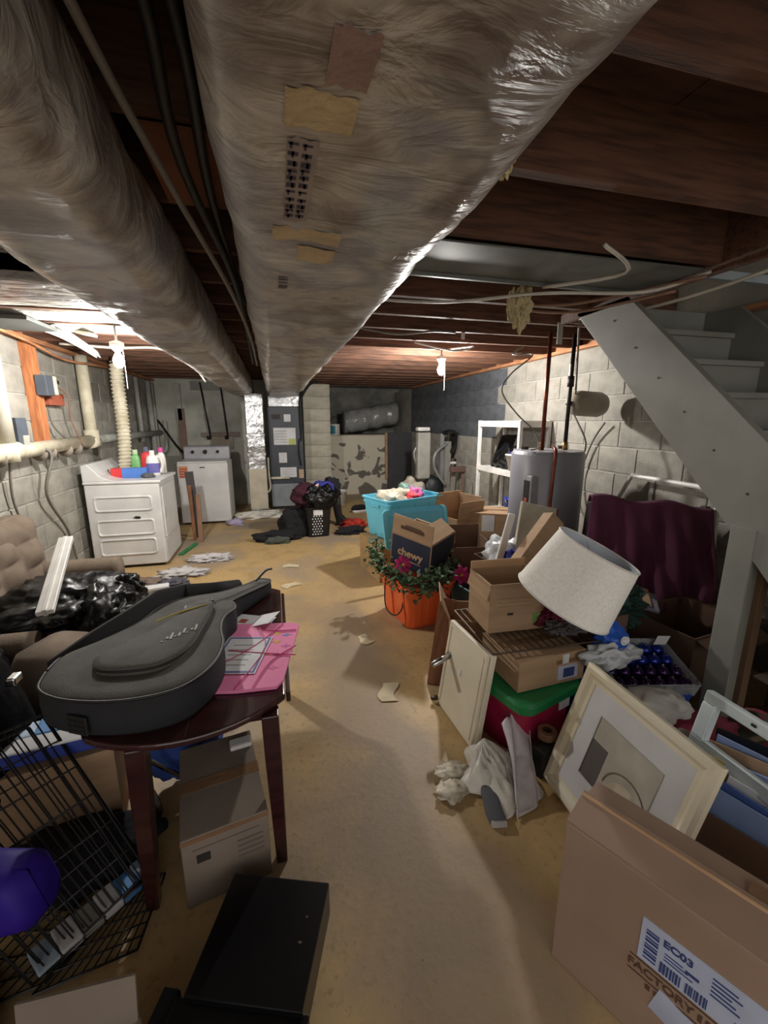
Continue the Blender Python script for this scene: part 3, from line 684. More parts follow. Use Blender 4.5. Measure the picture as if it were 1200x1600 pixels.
# ================================================================== STAIRS
t = thing('staircase', 'grey painted wooden staircase descending along the right side', 'stairs', (1.9, 0, 0))
up = Vector((0, 1, .98)).normalized()
lo = [(.62, .32), (2.5, 2.17), (2.08, 2.17), (.38, .5), (.38, .32)]
lo = [(.55, .26), (2.47, 2.16), (2.06, 2.16), (.5, .72), (.4, .62), (.4, .26)]
B().loft([[(x, y, z) for y, z in lo] for x in (0, .04)]).build('stringer', stairpaint, t, bevel=.003)
B().loft([[(x, y, z) for y, z in lo] for x in (.8, .84)]).build('stringer', stairpaint, t, bevel=.003)
for k in range(9):
    y = .56 + .19 * k; z = .5 + .185 * k
    part('tread', stairpaint, t, (.04, y - .02, z, .8, y + .22, z + .03), bevel=.004)
    part('riser', stairpaint, t, (.04, y + .19, z + .03, .8, y + .21, z + .186), bevel=.001)
part('post', stairpaint, t, (-.004, 1.225, 0, .05, 1.33, 1.06), bevel=.004)
part('post_backing', stairdark, t, (.045, 1.2, 0, .085, 1.3, 1.06), bevel=.003)
part('landing_edge', M('pale_blue_trim', '#9aa5ab', .6), t, (.1, 1.72, 2.16, .85, 1.75, 2.2), bevel=.002)
for k in range(8): B().tube([(-.002, .95 + .17 * k, .86 + .17 * k), (.004, .95 + .17 * k, .86 + .17 * k)], .006, 6).build('nail_head', darkiron, t)

# ================================================================== BULBS
def bulb(label, x, y, ztop, z, mat):
    t = thing('bare_bulb', label, 'lamp', (x, y, z))
    B().lathe([(.0, -.062), (.018, -.058), (.032, -.035), (.036, -.012), (.03, .012), (.016, .038), (.014, .05)], 20, cap0=False).build('glass_bulb', mat, t, smooth=True)
    B().lathe([(.02, .05), (.03, .06), (.045, .085), (.045, .11), (.02, .12), (.008, .125), (.008, ztop - z)], 20).build('porcelain_socket', whitepl, t, smooth=True)
    B().tube([(.035, 0, .07), (.037, .0, -.1), (.036, 0, -.2)], .0025, 5).build('pull_string', whitepl, t)
bulb('glowing bare bulb hanging above the dryer at left', -1.035, 3.5, 2.16, 1.925, bulb_m[0])
bulb('glowing bare bulb below the joists at right', 1.60, 3.98, 2.16, 1.99, bulb_m[1])

# ================================================================== RECESS & FAR CORNER
t = thing('ledge_duct', 'crinkled plastic-wrapped duct lying along the recess ledge', 'duct', (1.45, 9.0, 1.46))
rings = []
for i in range(41):
    k = i / 40; r = .24 + .02 * noise.noise(Vector((k * 7, 1, 2)))
    rings.append([(1.2 * k, .2 * k + (r + .03 * noise.noise(Vector((k * 12, a * 1.5, 3)))) * math.cos(a), .2 * k + (r + .03 * noise.noise(Vector((k * 12, a * 1.5, 8)))) * math.sin(a)) for a in [2 * math.pi * q / 20 for q in range(20)]])
B().loft(rings).build('plastic_wrap', M('silver_plastic', '#b0b0ae', .2, .25, bump=.7, bscale=18), t, smooth=True)
t = thing('paint_can', 'white and teal paint can with wire handle on the ledge', 'can', (1.2, 8.62, 1.216))
B().lathe([(.1, 0), (.1, .2), (.106, .2), (.106, .21), (.095, .21), (.09, .205)], 24).build('can', whitepl, t, smooth=False); B().loft([[(.1015 * math.cos(D(a)), .1015 * math.sin(D(a)), z) for a in range(150, 271, 10)] for z in (.02, .18)], closed=False, cap0=False, cap1=False).build('teal_label', solid('teal_label', '#3f8d9b'), t)
B().tube(smoothpath([(-.1, 0, .18), (-.09, -.03, .3), (0, -.05, .36), (.09, -.03, .3), (.1, 0, .18)]), .006, 6).build('handle', darkiron, t)
t = thing('standing_sheet', 'large dark grey panel standing against the back wall', 'panel', (2.52, 8.42, 0), rot=(D(-2), 0, 0)); part('sheet', M('charcoal_sheet', '#45464a', .6), t, (-.26, -.02, 0, .26, .02, 1.26)); part('side_strip', card_in, t, (-.31, -.015, .3, -.262, .02, 1.25))
# exercise machine
t = thing('exercise_machine', 'grey elliptical exercise machine with curved handlebars in the far corner', 'exercise machine', (2.3, 6.2, 0))
part('console_column', M('light_grey_plastic', '#a9a79f', .5), t, (-.16, -.02, .6, .05, .1, 1.32), bevel=.02); part('console_head', whitepl, t, (-.17, -.04, 1.34, .03, .1, 1.4), bevel=.02)
alu = M('grey_tube', '#9a9a98', .4, .4)
B().tube(smoothpath([(.3, -.05, 1.14), (.16, -.08, 1.06), (.08, -.1, .95), (.1, -.1, .75), (.28, -.1, .5)]), .022, 10).build('handlebar', alu, t, smooth=True)
B().tube(smoothpath([(-.02, .1, 1.17), (-.15, .1, 1.08), (-.18, .1, .95), (-.1, .1, .75), (.02, .1, .62)]), .02, 10).build('handlebar', alu, t, smooth=True)
part('main_post', M('mid_grey_metal', '#85858a', .5), t, (.22, .0, 0, .28, .08, 1.3), bevel=.006); part('side_rail', M('stone_grey', '#8d8a83', .6), t, (.28, -.05, 0, .38, .03, 1.18), bevel=.006)
B().blob((.12, .05, .35), (.22, .15, .28), 3, .2, 1.5, 4, 0.02).build('flywheel_housing', M('black_green_plastic', '#1d2427', .5), t, smooth=True)
part('foot_bar', black, t, (-.2, -.12, 0, .36, -.05, .06), bevel=.01)
t = thing('folded_seat', 'black padded seat bent over the grey machine post', 'seat', (2.66, 6.15, 1.16), 10)
B().loft([[(x, y, z + q) for y, q in ((-.09, -.02), (.09, -.02), (.09, .03), (-.09, .03))] for x, z in ((-.1, .14), (.0, .17), (.07, .12), (.05, -.05), (.0, -.14))]).build('cushion', blackrub, t, bevel=.015, smooth=True)
for i, (x, y, w, h, c, lab) in enumerate(((2.62, 5.95, .07, .8, '#8a857b', 'grey wood plank standing by the machine'), (2.69, 5.75, .04, .72, '#7a6358', 'brown wood slat standing near the white shelf'), (2.73, 5.55, .04, .6, '#948e86', 'thin pale slat standing beside the brown slat'))):
    t = thing('standing_plank', lab, 'plank', (x, y, 0), rot=(0, D(1.5), 0), group='planks standing in the far right corner'); part('plank', M('plank_%s' % c[1:], c, .8), t, (-w / 2, -.015, 0, w / 2, .015, h), bevel=.002)
t = thing('wood_clamp', 'brown wooden clamp resting across the standing planks', 'clamp', (2.58, 5.86, .74)); part('jaw', M('clamp_wood', '#6f534b', .7), t, (-.04, -.05, 0, .2, .03, .08)); part('bar', darkiron, t, (.02, -.03, .08, .05, .0, .2)); B().blob((.0, -.03, .14), (.05, .03, .02), 8, .3, 2, 3).build('paper_tag', paper, t)
t = thing('white_bucket', 'small white bucket on the floor before the pier', 'bucket', (1.12, 7.5, 0))
B().lathe([(.1, 0), (.12, .24), (.127, .24), (.127, .26), (.115, .26), (.095, .02)], 22).build('pail', whitepl, t, smooth=True); part('grey_residue', greypipe, t, (-.06, -.06, .2, .06, .06, .235))
t = thing('stuffed_sack', 'dirty white stuffed sack behind the turquoise tote', 'sack', (1.95, 5.9, 0))
B().blob((0, 0, .3), (.24, .2, .34), 13, .25, 2, 4, 0).build('sack', offcloth, t, smooth=True)

# ================================================================== LAUNDRY HEAP
t = thing('laundry_basket', 'black perforated laundry basket overflowing before the furnace', 'basket', (.5, 5.5, 0), 4)
B().loft([[(x, y, z) for x, y in rrect(w, d, .05, 5)] for w, d, z in ((.28, .24, 0), (.34, .3, .38), (.37, .33, .385), (.37, .33, .405), (.33, .29, .405), (.27, .23, .01))]).build('tub', black, t, smooth=False)
b = B()
for r in range(8):
    for c in range(4):
        x = -.06 + c * .035 + (.017 if r % 2 else 0) - .02; z = .04 + r * .035
        b.tube([(x, -.126 - z * .08, z), (x, -.124 - z * .08 + .003, z)], .009, 8)
b.build('hole', paper, t)
part('tag', paper, t, (-.07, -.158, .3, .05, -.15, .37), bevel=.002)
t = thing('trash_bag', 'shiny black trash bag stuffed on top of the laundry basket', 'bag', (.55, 5.45, .41)); B().blob((0, 0, .1), (.22, .17, .17), 5, .25, 2.4, 5, 0).build('bag_body', bagblack, t, smooth=True)
t = thing('wine_garment', 'dark wine red garment draped on the laundry pile', 'clothing', (.36, 5.55, .42)); B().blob((0, 0, .1), (.17, .15, .17), 15, .35, 2.4, 4, -.1).build('cloth', wine, t, smooth=True)
t = thing('pink_garment', 'pale pink cloth strip lying on the wine garment', 'clothing', (.44, 5.4, .6)); B().loft([[(x + w * c, -.01 * s, z + .012 * s + w * d) for c, d, s in ((-1, .4, 0), (0, 0, 1), (1, -.4, 0), (0, 0, -1))] for x, z, w in ((-.08, -.1, .03), (-.02, -.02, .045), (.05, .06, .03), (.08, .1, .01))]).build('cloth', pinkcloth, t, smooth=True)
t = thing('blue_garment', 'bright blue shirt on top of the laundry pile', 'clothing', (.6, 5.55, .58)); B().blob((0, 0, .05), (.13, .12, .08), 9, .35, 2.4, 4).build('cloth', bluecloth, t, smooth=True)
t = thing('dark_garment', 'dark slate garment behind the blue shirt', 'clothing', (.72, 5.66, .5)); B().blob((0, 0, .08), (.12, .12, .15), 10, .35, 2.4, 4).build('cloth', blackcloth, t, smooth=True)
t = thing('black_boot', 'tall black boot lying on floor right of the basket', 'boot', (.86, 5.95, 0), -10)
B().loft([[(x + a, y, z) for a, y in rrect(w, .11, .04, 4)] for x, z, w in ((.07, .0, .24), (.07, .04, .23), (.03, .09, .16), (-.01, .16, .11), (-.03, .3, .12), (-.04, .42, .13))]).build('shaft', blackrub, t, smooth=True); part('sole', black, t, (-.06, -.06, 0, .2, .06, .025), bevel=.01)
t = thing('black_clothes_heap', 'heap of black clothes on floor left of the basket', 'clothing', (.16, 5.5, 0)); B().blob((.05, .05, .13), (.2, .15, .24), 22, .3, 2, 5, .0).build('cloth', blackcloth, t, smooth=True)
B().blob((-.18, -.12, .04), (.28, .12, .07), 23, .4, 2.4, 4, .0).build('sleeve', blackcloth, t, smooth=True)
t = thing('olive_garment', 'grey green sleeve lying before the black clothes heap', 'clothing', (-.02, 5.22, 0)); B().blob((0, 0, .03), (.14, .07, .05), 25, .4, 2.4, 4, .0).build('cloth', M('olive_cloth', '#4d5248', .95, bump=.3), t, smooth=True)
t = thing('pale_rag', 'crumpled beige rag on floor beside the furnace', 'rag', (.3, 6.4, 0)); B().blob((0, 0, .06), (.2, .12, .1), 27, .4, 2.4, 4, .0).build('cloth', offcloth, t, smooth=True)
t = thing('white_lint_heap', 'white crumpled plastic at the foot of the foil duct', 'plastic', (-.3, 6.72, 0)); B().blob((0, 0, .04), (.33, .12, .07), 28, .45, 2.4, 4, .0).build('film', whitebag, t, smooth=True)
t = thing('lavender_lint', 'small lavender crumple by the washer front corner', 'rag', (-.62, 6.35, 0)); B().blob((0, 0, .03), (.11, .08, .05), 29, .45, 2.4, 3, .0).build('cloth', M('lavender', '#b9aecb', .9), t, smooth=True)
t = thing('red_garment', 'crumpled red plaid garment on floor right of the basket', 'clothing', (1.03, 5.72, 0)); B().blob((0, 0, .05), (.17, .11, .08), 31, .45, 2.6, 4, .0).build('cloth', redcloth, t, smooth=True)
t = thing('black_rag', 'black rag on floor before the red garment', 'rag', (.93, 5.45, 0)); B().blob((0, 0, .03), (.2, .09, .06), 33, .45, 2.6, 4, .0).build('cloth', blackcloth, t, smooth=True)
t = thing('sneaker', 'white and black sneaker beside the turquoise tote', 'shoe', (1.35, 6.75, 0), 15)
B().loft([[(x, y, z) for x, y in rrect(w, .11, .05, 4)] for w, z in ((.32, 0), (.33, .03), (.31, .045))]).build('sole', whitepl, t, smooth=True); B().blob((-.03, 0, .07), (.14, .055, .06), 35, .15, 1.5, 4, .04).build('upper', blackcloth, t, smooth=True)

# ================================================================== BOXES: helper
def carton(name, label, loc, w, d, h, rz=0, flaps=None, m=None, mi=None, closed=False, rot=None, group=None, cat='box', fl=None):
    m = m or card; mi = mi or card_in; th = .006
    t = thing(name, label, cat, loc, rz, group, rot)
    if closed:
        part('body', m, t, (-w / 2, -d / 2, 0, w / 2, d / 2, h), bevel=.003)
        part('tape', tape, t, (-w / 2 - .001, -.025, h - .0005, w / 2 + .001, .025, h + .0015), bevel=0)
        return t
    b = B()
    b.box(-w / 2, -d / 2, 0, w / 2, -d / 2 + th, h).box(-w / 2, d / 2 - th, 0, w / 2, d / 2, h)
    b.box(-w / 2, -d / 2 + th, 0, -w / 2 + th, d / 2 - th, h).box(w / 2 - th, -d / 2 + th, 0, w / 2, d / 2 - th, h)
    b.box(-w / 2 + th, -d / 2 + th, 0, w / 2 - th, d / 2 - th, th)
    b.build('body', m, t)
    for side, (ang, ln) in (flaps or {}).items():
        a = D(ang); W = w if side in 'NS' else d
        o = B().box(-W / 2 + .003, -th, 0, W / 2 - .003, 0, ln).build('flap', mi if ang < 60 and side in 'N' else m, t)
        base = {'S': ((0, -d / 2 + th, h), 0), 'N': ((0, d / 2 - th, h), 180), 'W': ((-w / 2 + th, 0, h), -90), 'E': ((w / 2 - th, 0, h), 90)}[side]
        o.matrix_local = Matrix.Translation(base[0]) @ Matrix.Rotation(D(base[1]), 4, 'Z') @ Matrix.Rotation(a, 4, 'X')
    return t
def tote(name, label, loc, w, d, h, rz, m, taper=.86, cat='tote', group=None, contents=None, ribs=0, r=.05):
    t = thing(name, label, cat, loc, rz, group)
    def ring(k, z, e=0): return [(x, y, z) for x, y in rrect(w * k + e, d * k + e, r, 5)]
    B().loft([ring(taper * .97, 0), ring(taper, .012), ring(.97, h * .86), ring(1.0, h * .86), ring(1.0, h * .9), ring(.98, h * .9), ring(.98, h * .965), ring(1.0, h * .965, .02), ring(1.0, h, .02), ring(.975, h), ring(.97, h * .9), ring(taper - .03, .02)]).build('tub', m, t, smooth=False)
    for i in range(ribs):
        for s in (-1, 1):
            x = (-.5 + (i + .5) / ribs) * w * .8
            T = Matrix.Translation((x, s * d * taper / 2, .02)) @ Matrix.Rotation(-s * math.atan((.97 - taper) * d / 2 / (h * .85)), 4, 'X')
            B().box(-.035, -.007, 0, .035, .007, h * .84, T).build('rib', m, t, bevel=.006)
    for s in (-1, 1): part('grip', m, t, (s * w * .495 - .006, -.07, h * .78, s * w * .495 + .014, .07, h * .87), bevel=.005)
    return t

# ================================================================== CENTRE PILE
t = carton('small_carton', 'plain tan carton under the turquoise tote', (1.1, 3.92, 0), .5, .55, .355, 8, closed=True, m=M('tan_card', '#b59466', .85))
tq = tote('turquoise_tote', 'turquoise plastic tote full of toys behind the printed navy box', (1.25, 4.05, .358), .72, .46, .4, 22, skyblue, ribs=3)
fills = (((-.1, .0), (.2, .15, .1), offcloth, 'plush_toy', 'white fuzzy plush toy in the turquoise tote'), ((-.02, -.1), (.12, .08, .08), solid('toy_red', '#d8343f', .6), 'red_toy', 'bright red cloth toy at front of the turquoise tote'), ((.1, -.06), (.09, .07, .1), solid('toy_pink', '#c8639d', .6), 'pink_toy', 'pink toy between red and grey toys in the tote'), ((.16, .03), (.1, .08, .1), solid('toy_grey', '#6f7d86', .6), 'grey_toy', 'slate grey toy at right in the turquoise tote'), ((.04, .03), (.07, .06, .14), solid('toy_green', '#6f9388', .6), 'green_toy', 'grey green toy standing highest in the turquoise tote'), ((-.2, -.08), (.1, .07, .08), solid('toy_cream', '#ddd6c2', .7), 'cream_toy', 'cream soft toy at left front in the tote'))
for i, ((x, y), r, m, n, lab) in enumerate(fills):
    a = D(22); t = thing(n, lab, 'toy', (1.25 + x * math.cos(a) - y * math.sin(a), 4.05 + x * math.sin(a) + y * math.cos(a), .72)); B().blob((0, 0, 0), r, 40 + i, .35, 2.2, 4).build('stuffing', m, t, smooth=True)
t = thing('tote_lid', 'turquoise tote lid leaning in front of its tote', 'lid', (1.24, 3.5, .36), rot=(D(76), 0, D(12)))
B().loft([[(x, y + .19, z) for x, y in rrect(w, .36, .05, 5)] for w, z in ((.66, -.014), (.68, -.012), (.68, .01), (.64, .012), (.6, .012), (.58, .002))]).build('lid_panel', skyblue, t); part('rim_ridge', skyblue, t, (-.26, .04, .0, .26, .05, .012), (-.26, .32, .0, .26, .33, .012))
ot = tote('orange_tote', 'orange plastic tote under the ivy garland', (corner(.865, 2.64, .38, .5, 10)[0], corner(.865, 2.64, .38, .5, 10)[1], 0), .4, .52, .34, 10, orange, taper=.84, ribs=3)
for yy in (-.14, .06):
    B().box(-.007, -.035, 0, .007, .035, .29, Matrix.Translation((-.172, yy, .02)) @ Matrix.Rotation(D(-5.5), 4, 'Y')).build('rib', orange, ot, bevel=.005)
# printed navy pet-supply box, tilted on the tote
cb = carton('printed_box', 'navy printed shipping box with tan lettering tilted on the orange tote', (1.08, 3.0, .4), .36, .34, .27, 0, {'S': (-4, .15), 'E': (-62, .15), 'N': (160, .12)}, rot=(D(7), D(9), D(-52)))
part('navy_face', navy, cb, (-.172, -.1715, .008, .172, -.1702, .258), bevel=0); part('navy_face', solid('navy_dark', '#20222b', .75), cb, (.1802, -.162, .008, .1815, .162, .262), bevel=0)
text('chewy', .088, tanprint, cb, face('-y', (.0, -.1725, .135)), bold=.0022)
part('tagline', tanprint, cb, (-.1, -.173, .072, .1, -.1716, .078), bevel=0)
part('flap_print', brownink, cb, (-.1, -.171, .325, .1, -.169, .352), (-.06, -.171, .357, .08, -.169, .364), bevel=0)
# ivy garland
random.seed(11)
t = thing('ivy_garland', 'leafy artificial ivy garland spilling over the orange tote', 'garland', (0, 0, 0))
path = smoothpath([(.76, 3.2, .5), (.74, 3.05, .42), (.82, 2.85, .36), (.88, 2.66, .37), (1.0, 2.62, .38), (1.1, 2.66, .39), (1.2, 2.75, .38), (1.3, 2.95, .4)], 12)
B().tube(path, .008, 6).build('stem', solid('stem_brown', '#3a3a28'), t)
b = B()
for p in path:
    for k in range(11):
        c = p + Vector((random.gauss(0, .035), random.gauss(0, .035), random.gauss(.0, .04)))
        R = Matrix.Translation(c) @ Matrix.Rotation(random.uniform(0, 6.3), 4, 'Z') @ Matrix.Rotation(random.uniform(-1.2, 1.2), 4, 'X')
        s = random.uniform(.014, .024)
        v = [b.bm.verts.new(R @ Vector(q)) for q in ((0, -s, 0), (s * .8, -s * .2, .003), (s * .5, s * .5, 0), (0, s * 1.2, -.004), (-s * .5, s * .5, 0), (-s * .8, -s * .2, .003))]
        b.bm.faces.new(v)
o = b.build('leaf_mass', leaf, t, recalc=False); o['kind'] = 'stuff'
def poinsettia(label, loc, s=.07):
    t = thing('silk_flower', label, 'flower', loc, rot=(D(60), D(10), 0))
    for k in range(7):
        a = k * 2 * math.pi / 7
        T = Matrix.Rotation(a, 4, 'Z'); b = B()
        b.loft([[T @ Vector((x, w * q, z + .004 * (1 - abs(q)))) for q in (-1, 0, 1)] for x, w, z in ((.008, .008, 0), (s * .5, .022, .012), (s * .85, .014, .008), (s, .001, 0))], closed=False, cap0=False, cap1=False)
        b.build('petal', magenta, t, solidify=.001)
    B().blob((0, 0, .01), (.012, .012, .01), 2, .3, 3, 2).build('flower_centre', yellow, t)
poinsettia('magenta silk flower on the ivy before the navy box', (.86, 2.78, .47)); poinsettia('magenta silk flower hanging at the right end of the ivy', (1.3, 2.72, .37), .08)
o = B().tube(smoothpath([(.78, 2.95, .34), (.755, 2.9, .2), (.75, 2.82, .12), (.79, 2.74, .1), (.84, 2.72, .16), (.85, 2.74, .3)]), .005, 6)  .build('plug_cord', blackrub, smooth=True); tag(o, 'black plug cord looping down the orange tote side', 'cord')
t = carton('open_carton', 'large open dark brown carton right of the navy box', (1.5, 3.08, 0), .36, .42, .53, -8, {'W': (150, .12), 'N': (5, .08)}, m=card_d, mi=card_d)
t = carton('tall_flap_carton', 'tan carton with upright torn flaps behind the dark carton', (1.78, 3.85, 0), .34, .34, .56, 20, {'E': (-8, .2), 'S': (8, .17), 'N': (-6, .22)})
t = carton('taped_carton', 'closed tan carton with clear tape in front of white shelf', (2.05, 3.75, .36), .42, .36, .26, -28, closed=True); part('tape_patch', paper, t, (-.05, -.184, .08, .07, -.179, .24), bevel=0)
t = thing('black_blanket', 'black blanket bundled under the taped carton', 'blanket', (2.02, 3.68, 0)); B().blob((0, 0, .19), (.32, .26, .2), 51, .25, 1.8, 4, 0).build('cloth', blackcloth, t, smooth=True)
tote('teal_tote', 'dusty teal plastic tote on floor right of the orange tote', (1.48, 2.72, 0), .4, .36, .3, 12, tealpl)
t = thing('blue_sled', 'bright blue plastic panel standing beside the teal tote', 'panel', (1.42, 2.38, 0), rot=(D(-6), D(10), D(70))); part('panel', bluepl, t, (-.18, -.008, 0, .18, .008, .42), bevel=.006)
t = carton('low_carton', 'open tan carton low behind the wire rack and blue panel', (1.15, 2.15, 0), .36, .3, .36, -20, {'W': (25, .14), 'S': (60, .14)})
t = carton('filler_carton', 'brown carton filled with household junk behind the lamp shade', (1.68, 2.5, 0), .55, .46, .54, 6, m=card_d, closed=False)
def junk(n, lab, cat, loc, r, m, s): 
    t = thing(n, lab, cat, loc); B().blob((0, 0, 0), r, s, .35, 2.2, 4).build('bundle', m, t, smooth=True)
junk('clear_bag', 'crumpled clear plastic bag left of the cardboard tube', 'bag', (1.52, 2.5, .58), (.13, .12, .12), M('milky_film', '#c9ccd0', .25, bump=.5, bscale=20), 61)
junk('blue_shopping_bag', 'deep blue bag bulging below the tan tube box', 'bag', (1.5, 2.32, .57), (.1, .06, .09), bluecloth, 62)
junk('brown_bundle', 'dark maroon bundle behind the tan tube box', 'clothing', (1.85, 2.55, .6), (.14, .14, .13), wine, 63)
def oriented(t, o, z, w):
    z = Vector(z).normalized(); w = Vector(w); w = (w - z * w.dot(z)).normalized(); n = z.cross(w)
    t.matrix_basis = Matrix(([w.x, n.x, z.x, o[0]], [w.y, n.y, z.y, o[1]], [w.z, n.z, z.z, o[2]], [0, 0, 0, 1]))
t = thing('white_pole', 'short white plastic pole sticking up from the junk carton', 'pole'); oriented(t, (1.37, 2.36, .5), (.1, .0, .42), (1, -.4, 0)); part('pole', whitepl, t, (-.022, -.018, 0, .022, .018, .42), bevel=.006)
t = thing('tube_box', 'long tan cardboard box slanting behind the lamp shade', 'box'); oriented(t, (1.33, 2.1, .655), (.26, .08, .25), (.7, -.1, -.7))
part('sleeve', card, t, (-.01, -.04, 0, .1, .05, .42), bevel=.003); part('end_cap', bluecloth, t, (-.005, -.035, -.012, .095, .045, .001), bevel=.002)
t = thing('cream_envelope', 'large cream paper bag with red edge leaning near the heater', 'bag', (1.68, 2.42, .56), rot=(D(-10), D(14), D(4))); part('sheet', M('cream_paper', '#cbc3b0', .8), t, (-.16, -.012, 0, .14, .012, .38)); part('red_edge', solid('maroon_edge', '#7a2740'), t, (.14, -.014, 0, .155, .014, .38))

# ================================================================== NEAR RIGHT PILE
cx, cy = corner(.985, 1.38, .34, .34, 17)
rt_ = tote('holiday_tote', 'crimson plastic tote with green lid under the wire rack', (cx, cy, 0), .36, .36, .29, 17, maroonpl, ribs=0, taper=.88)
B().loft([[(x, y, z) for x, y in rrect(w, w, .06, 5)] for w, z in ((.4, .265), (.41, .268), (.41, .3), (.39, .315), (.3, .318))]).build('lid', greenpl, rt_, smooth=False)
part('label', paper, rt_, (.05, -.186, .2, .12, -.18, .25), bevel=0)
lc = carton('shipping_carton', 'brown shipping carton with torn label between green lid and rack', (1.15, 1.6, .322), .36, .3, .15, 4, closed=True)
part('label', solid('label_blue_white', '#b9bfd6'), lc, (.03, -.1525, .02, .14, -.1495, .09), bevel=0); part('label_scrap', paper, lc, (.05, -.1525, .1, .085, -.1495, .145), bevel=0)
part('label_print', blueink, lc, (.06, -.154, .03, .12, -.152, .075), bevel=0); part('side_tape', tape, lc, (.02, -.152, .1, .18, -.15, .12), bevel=0)
t = thing('wire_rack', 'rusty wire shelf rack laid across cartons beneath the open tan box', 'rack', (.885, 1.5, .49), -2)
b = B()
for k in range(15): b.tube([(.03 + .0355 * k, 0.0, .004), (.03 + .0355 * k, .45, .004)], .003, 5)
b.build('wire_grid', rust, t)
for y in (0, .2, .45): B().tube([(0, y, 0), (.55, y, 0)], .004, 6).build('cross_bar', rust, t)
for x in (0, .56): B().tube([(x, 0, 0), (x, .45, 0)], .004, 6).build('side_bar', rust, t)
B().tube(smoothpath([(.56, 0, 0), (.58, .02, -.01), (.585, .0, -.1)], 4), .004, 6).build('bent_leg', rust, t)
oc = carton('open_tan_box', 'open tan carton with small green label standing on the wire rack', (1.105, 1.77, .5), .31, .24, .245, -3, {'W': (165, .08), 'N': (4, .04)})
part('green_label', solid('green_sticker', '#6f9a4e'), oc, (.075, -.1215, .03, .125, -.1195, .085), bevel=0)
part('printed_mark', inkm, oc, (-.06, -.1215, .085, -.03, -.1195, .097), bevel=0); part('faint_print', solid('faint_brown', '#8b6b4c'), oc, *[(-.11, -.1212, .13 + .02 * k, .06, -.1198, .132 + .02 * k) for k in range(3)], bevel=0)
t = thing('door_panel', 'cream cabinet panel standing upright on floor in front of the crimson tote', 'panel', (.82, 1.52, .004), rot=(0, D(8), D(4)))
part('board', cream, t, (-.012, 0, 0, .012, .36, .475), bevel=.004); part('edge_strip', cream, t, (.0, -.014, 0, .028, .002, .475), bevel=.003)
part('bead', cream, t, (-.018, .02, .03, -.011, .032, .45), (-.018, .33, .03, -.011, .342, .45), bevel=.002)
part('latch', whitepl, t, (-.02, .18, .26, -.012, .2, .29), bevel=.003); part('foot_clip', rust, t, (-.05, .35, .01, -.01, .37, .03))
t = thing('chrome_tube', 'short chrome tube poking out left of the cream panel', 'tube', (.8, 1.82, .3), rot=(0, D(82), D(20))); B().tube([(0, 0, -.09), (0, 0, .04)], .016, 14).build('tube', chrome, t, smooth=True)
t = thing('slanted_board', 'orange brown wood board slanting behind the cream panel', 'board', (.83, 2.02, 0), rot=(D(-28), D(4), D(-30))); part('plank', woodbrown, t, (-.05, -.01, 0, .05, .01, .5))
def drape(name, lab, cat, fn, m, nu=30, nv=30, th=.003, parent=None):
    o = B().grid(fn, nu, nv).build(name, m, parent, smooth=True, solidify=th)
    if lab: tag(o, lab, cat)
    return o
def bagfn(u, v):
    a = 2 * math.pi * u; r = .17 * v + .035 * math.sin(a * 5 + v * 5) * v
    z = .13 * (1 - v) ** 1.1 + .01 + .05 * (.3 - abs(noise.noise(Vector((math.cos(a) * 3, math.sin(a) * 3 + v * 4, 2))))) * math.sin(math.pi * min(1, v * 1.1))
    return (.815 + r * math.cos(a) * .9 + .03 * v, 1.42 + r * math.sin(a) * .95 - .08 * v, max(.006, z))
drape('white_trash_bag', 'crumpled white plastic bag under the cream panel', 'bag', bagfn, whitebag, 60, 24)
def bagfn2(u, v):
    x = .9 + .16 * u - .03 * v; y = 1.42 - .28 * v
    return (x - .05 * v + .02 * math.sin(u * 9 + v * 3), y + .06 * u, max(.008, .2 * (1 - v) + .02 * math.sin(u * 14) * (1 - v * .5) + .015 * noise.noise(Vector((u * 8, v * 8, 5)))))
drape('pink_edged_bag', 'white translucent bag with pink edge beside the crimson tote', 'bag', bagfn2, M('pinkish_film', '#ddd6da', .3, alpha=.9, bump=.4, bscale=20), 24, 24)
t = thing('grey_sock', 'grey sock lying on floor below the white bag', 'sock', (.76, 1.22, 0), -12)
B().loft([[(x + a, y, z) for a, z in ((-.035, .002), (.035, .002), (.03, .04), (-.03, .04))] for x, y in ((.0, -.08), (-.005, -.03), (0, .03), (.0, .08))]).build('knit', greycloth, t, bevel=.012, smooth=True); part('toe', M('white_knit', '#b5b2ae', .95), t, (-.03, -.088, .003, .03, -.072, .03), bevel=.005)
t = thing('paper_towel', 'soiled crumpled paper towel on floor left of the sock', 'paper', (.63, 1.32, 0)); B().blob((0, 0, .02), (.06, .045, .018), 71, .5, 2.4, 4, .002).build('wad', offcloth, t, smooth=True)
t = thing('paper_towel', 'grey stained rag between paper towel and white bag', 'rag', (.67, 1.41, 0)); B().blob((0, 0, .02), (.065, .045, .016), 72, .5, 2.4, 4, .002).build('wad', offcloth, t, smooth=True)
t = thing('black_case', 'small black case standing between crimson tote and picture frame', 'case', (1.06, 1.33, 0), 20); part('shell', blackrub, t, (-.05, -.03, 0, .05, .03, .14), bevel=.008); part('clasp', darkiron, t, (-.02, -.034, .1, .02, -.028, .12), bevel=.002)
t = thing('tape_roll', 'shiny brown tape roll lying on the black case', 'tape', (1.09, 1.36, .142)); B().lathe([(.02, 0), (.04, 0), (.04, .035), (.02, .035)], 20, cap0=False, cap1=False).build('roll', tape, t, bevel=.002)

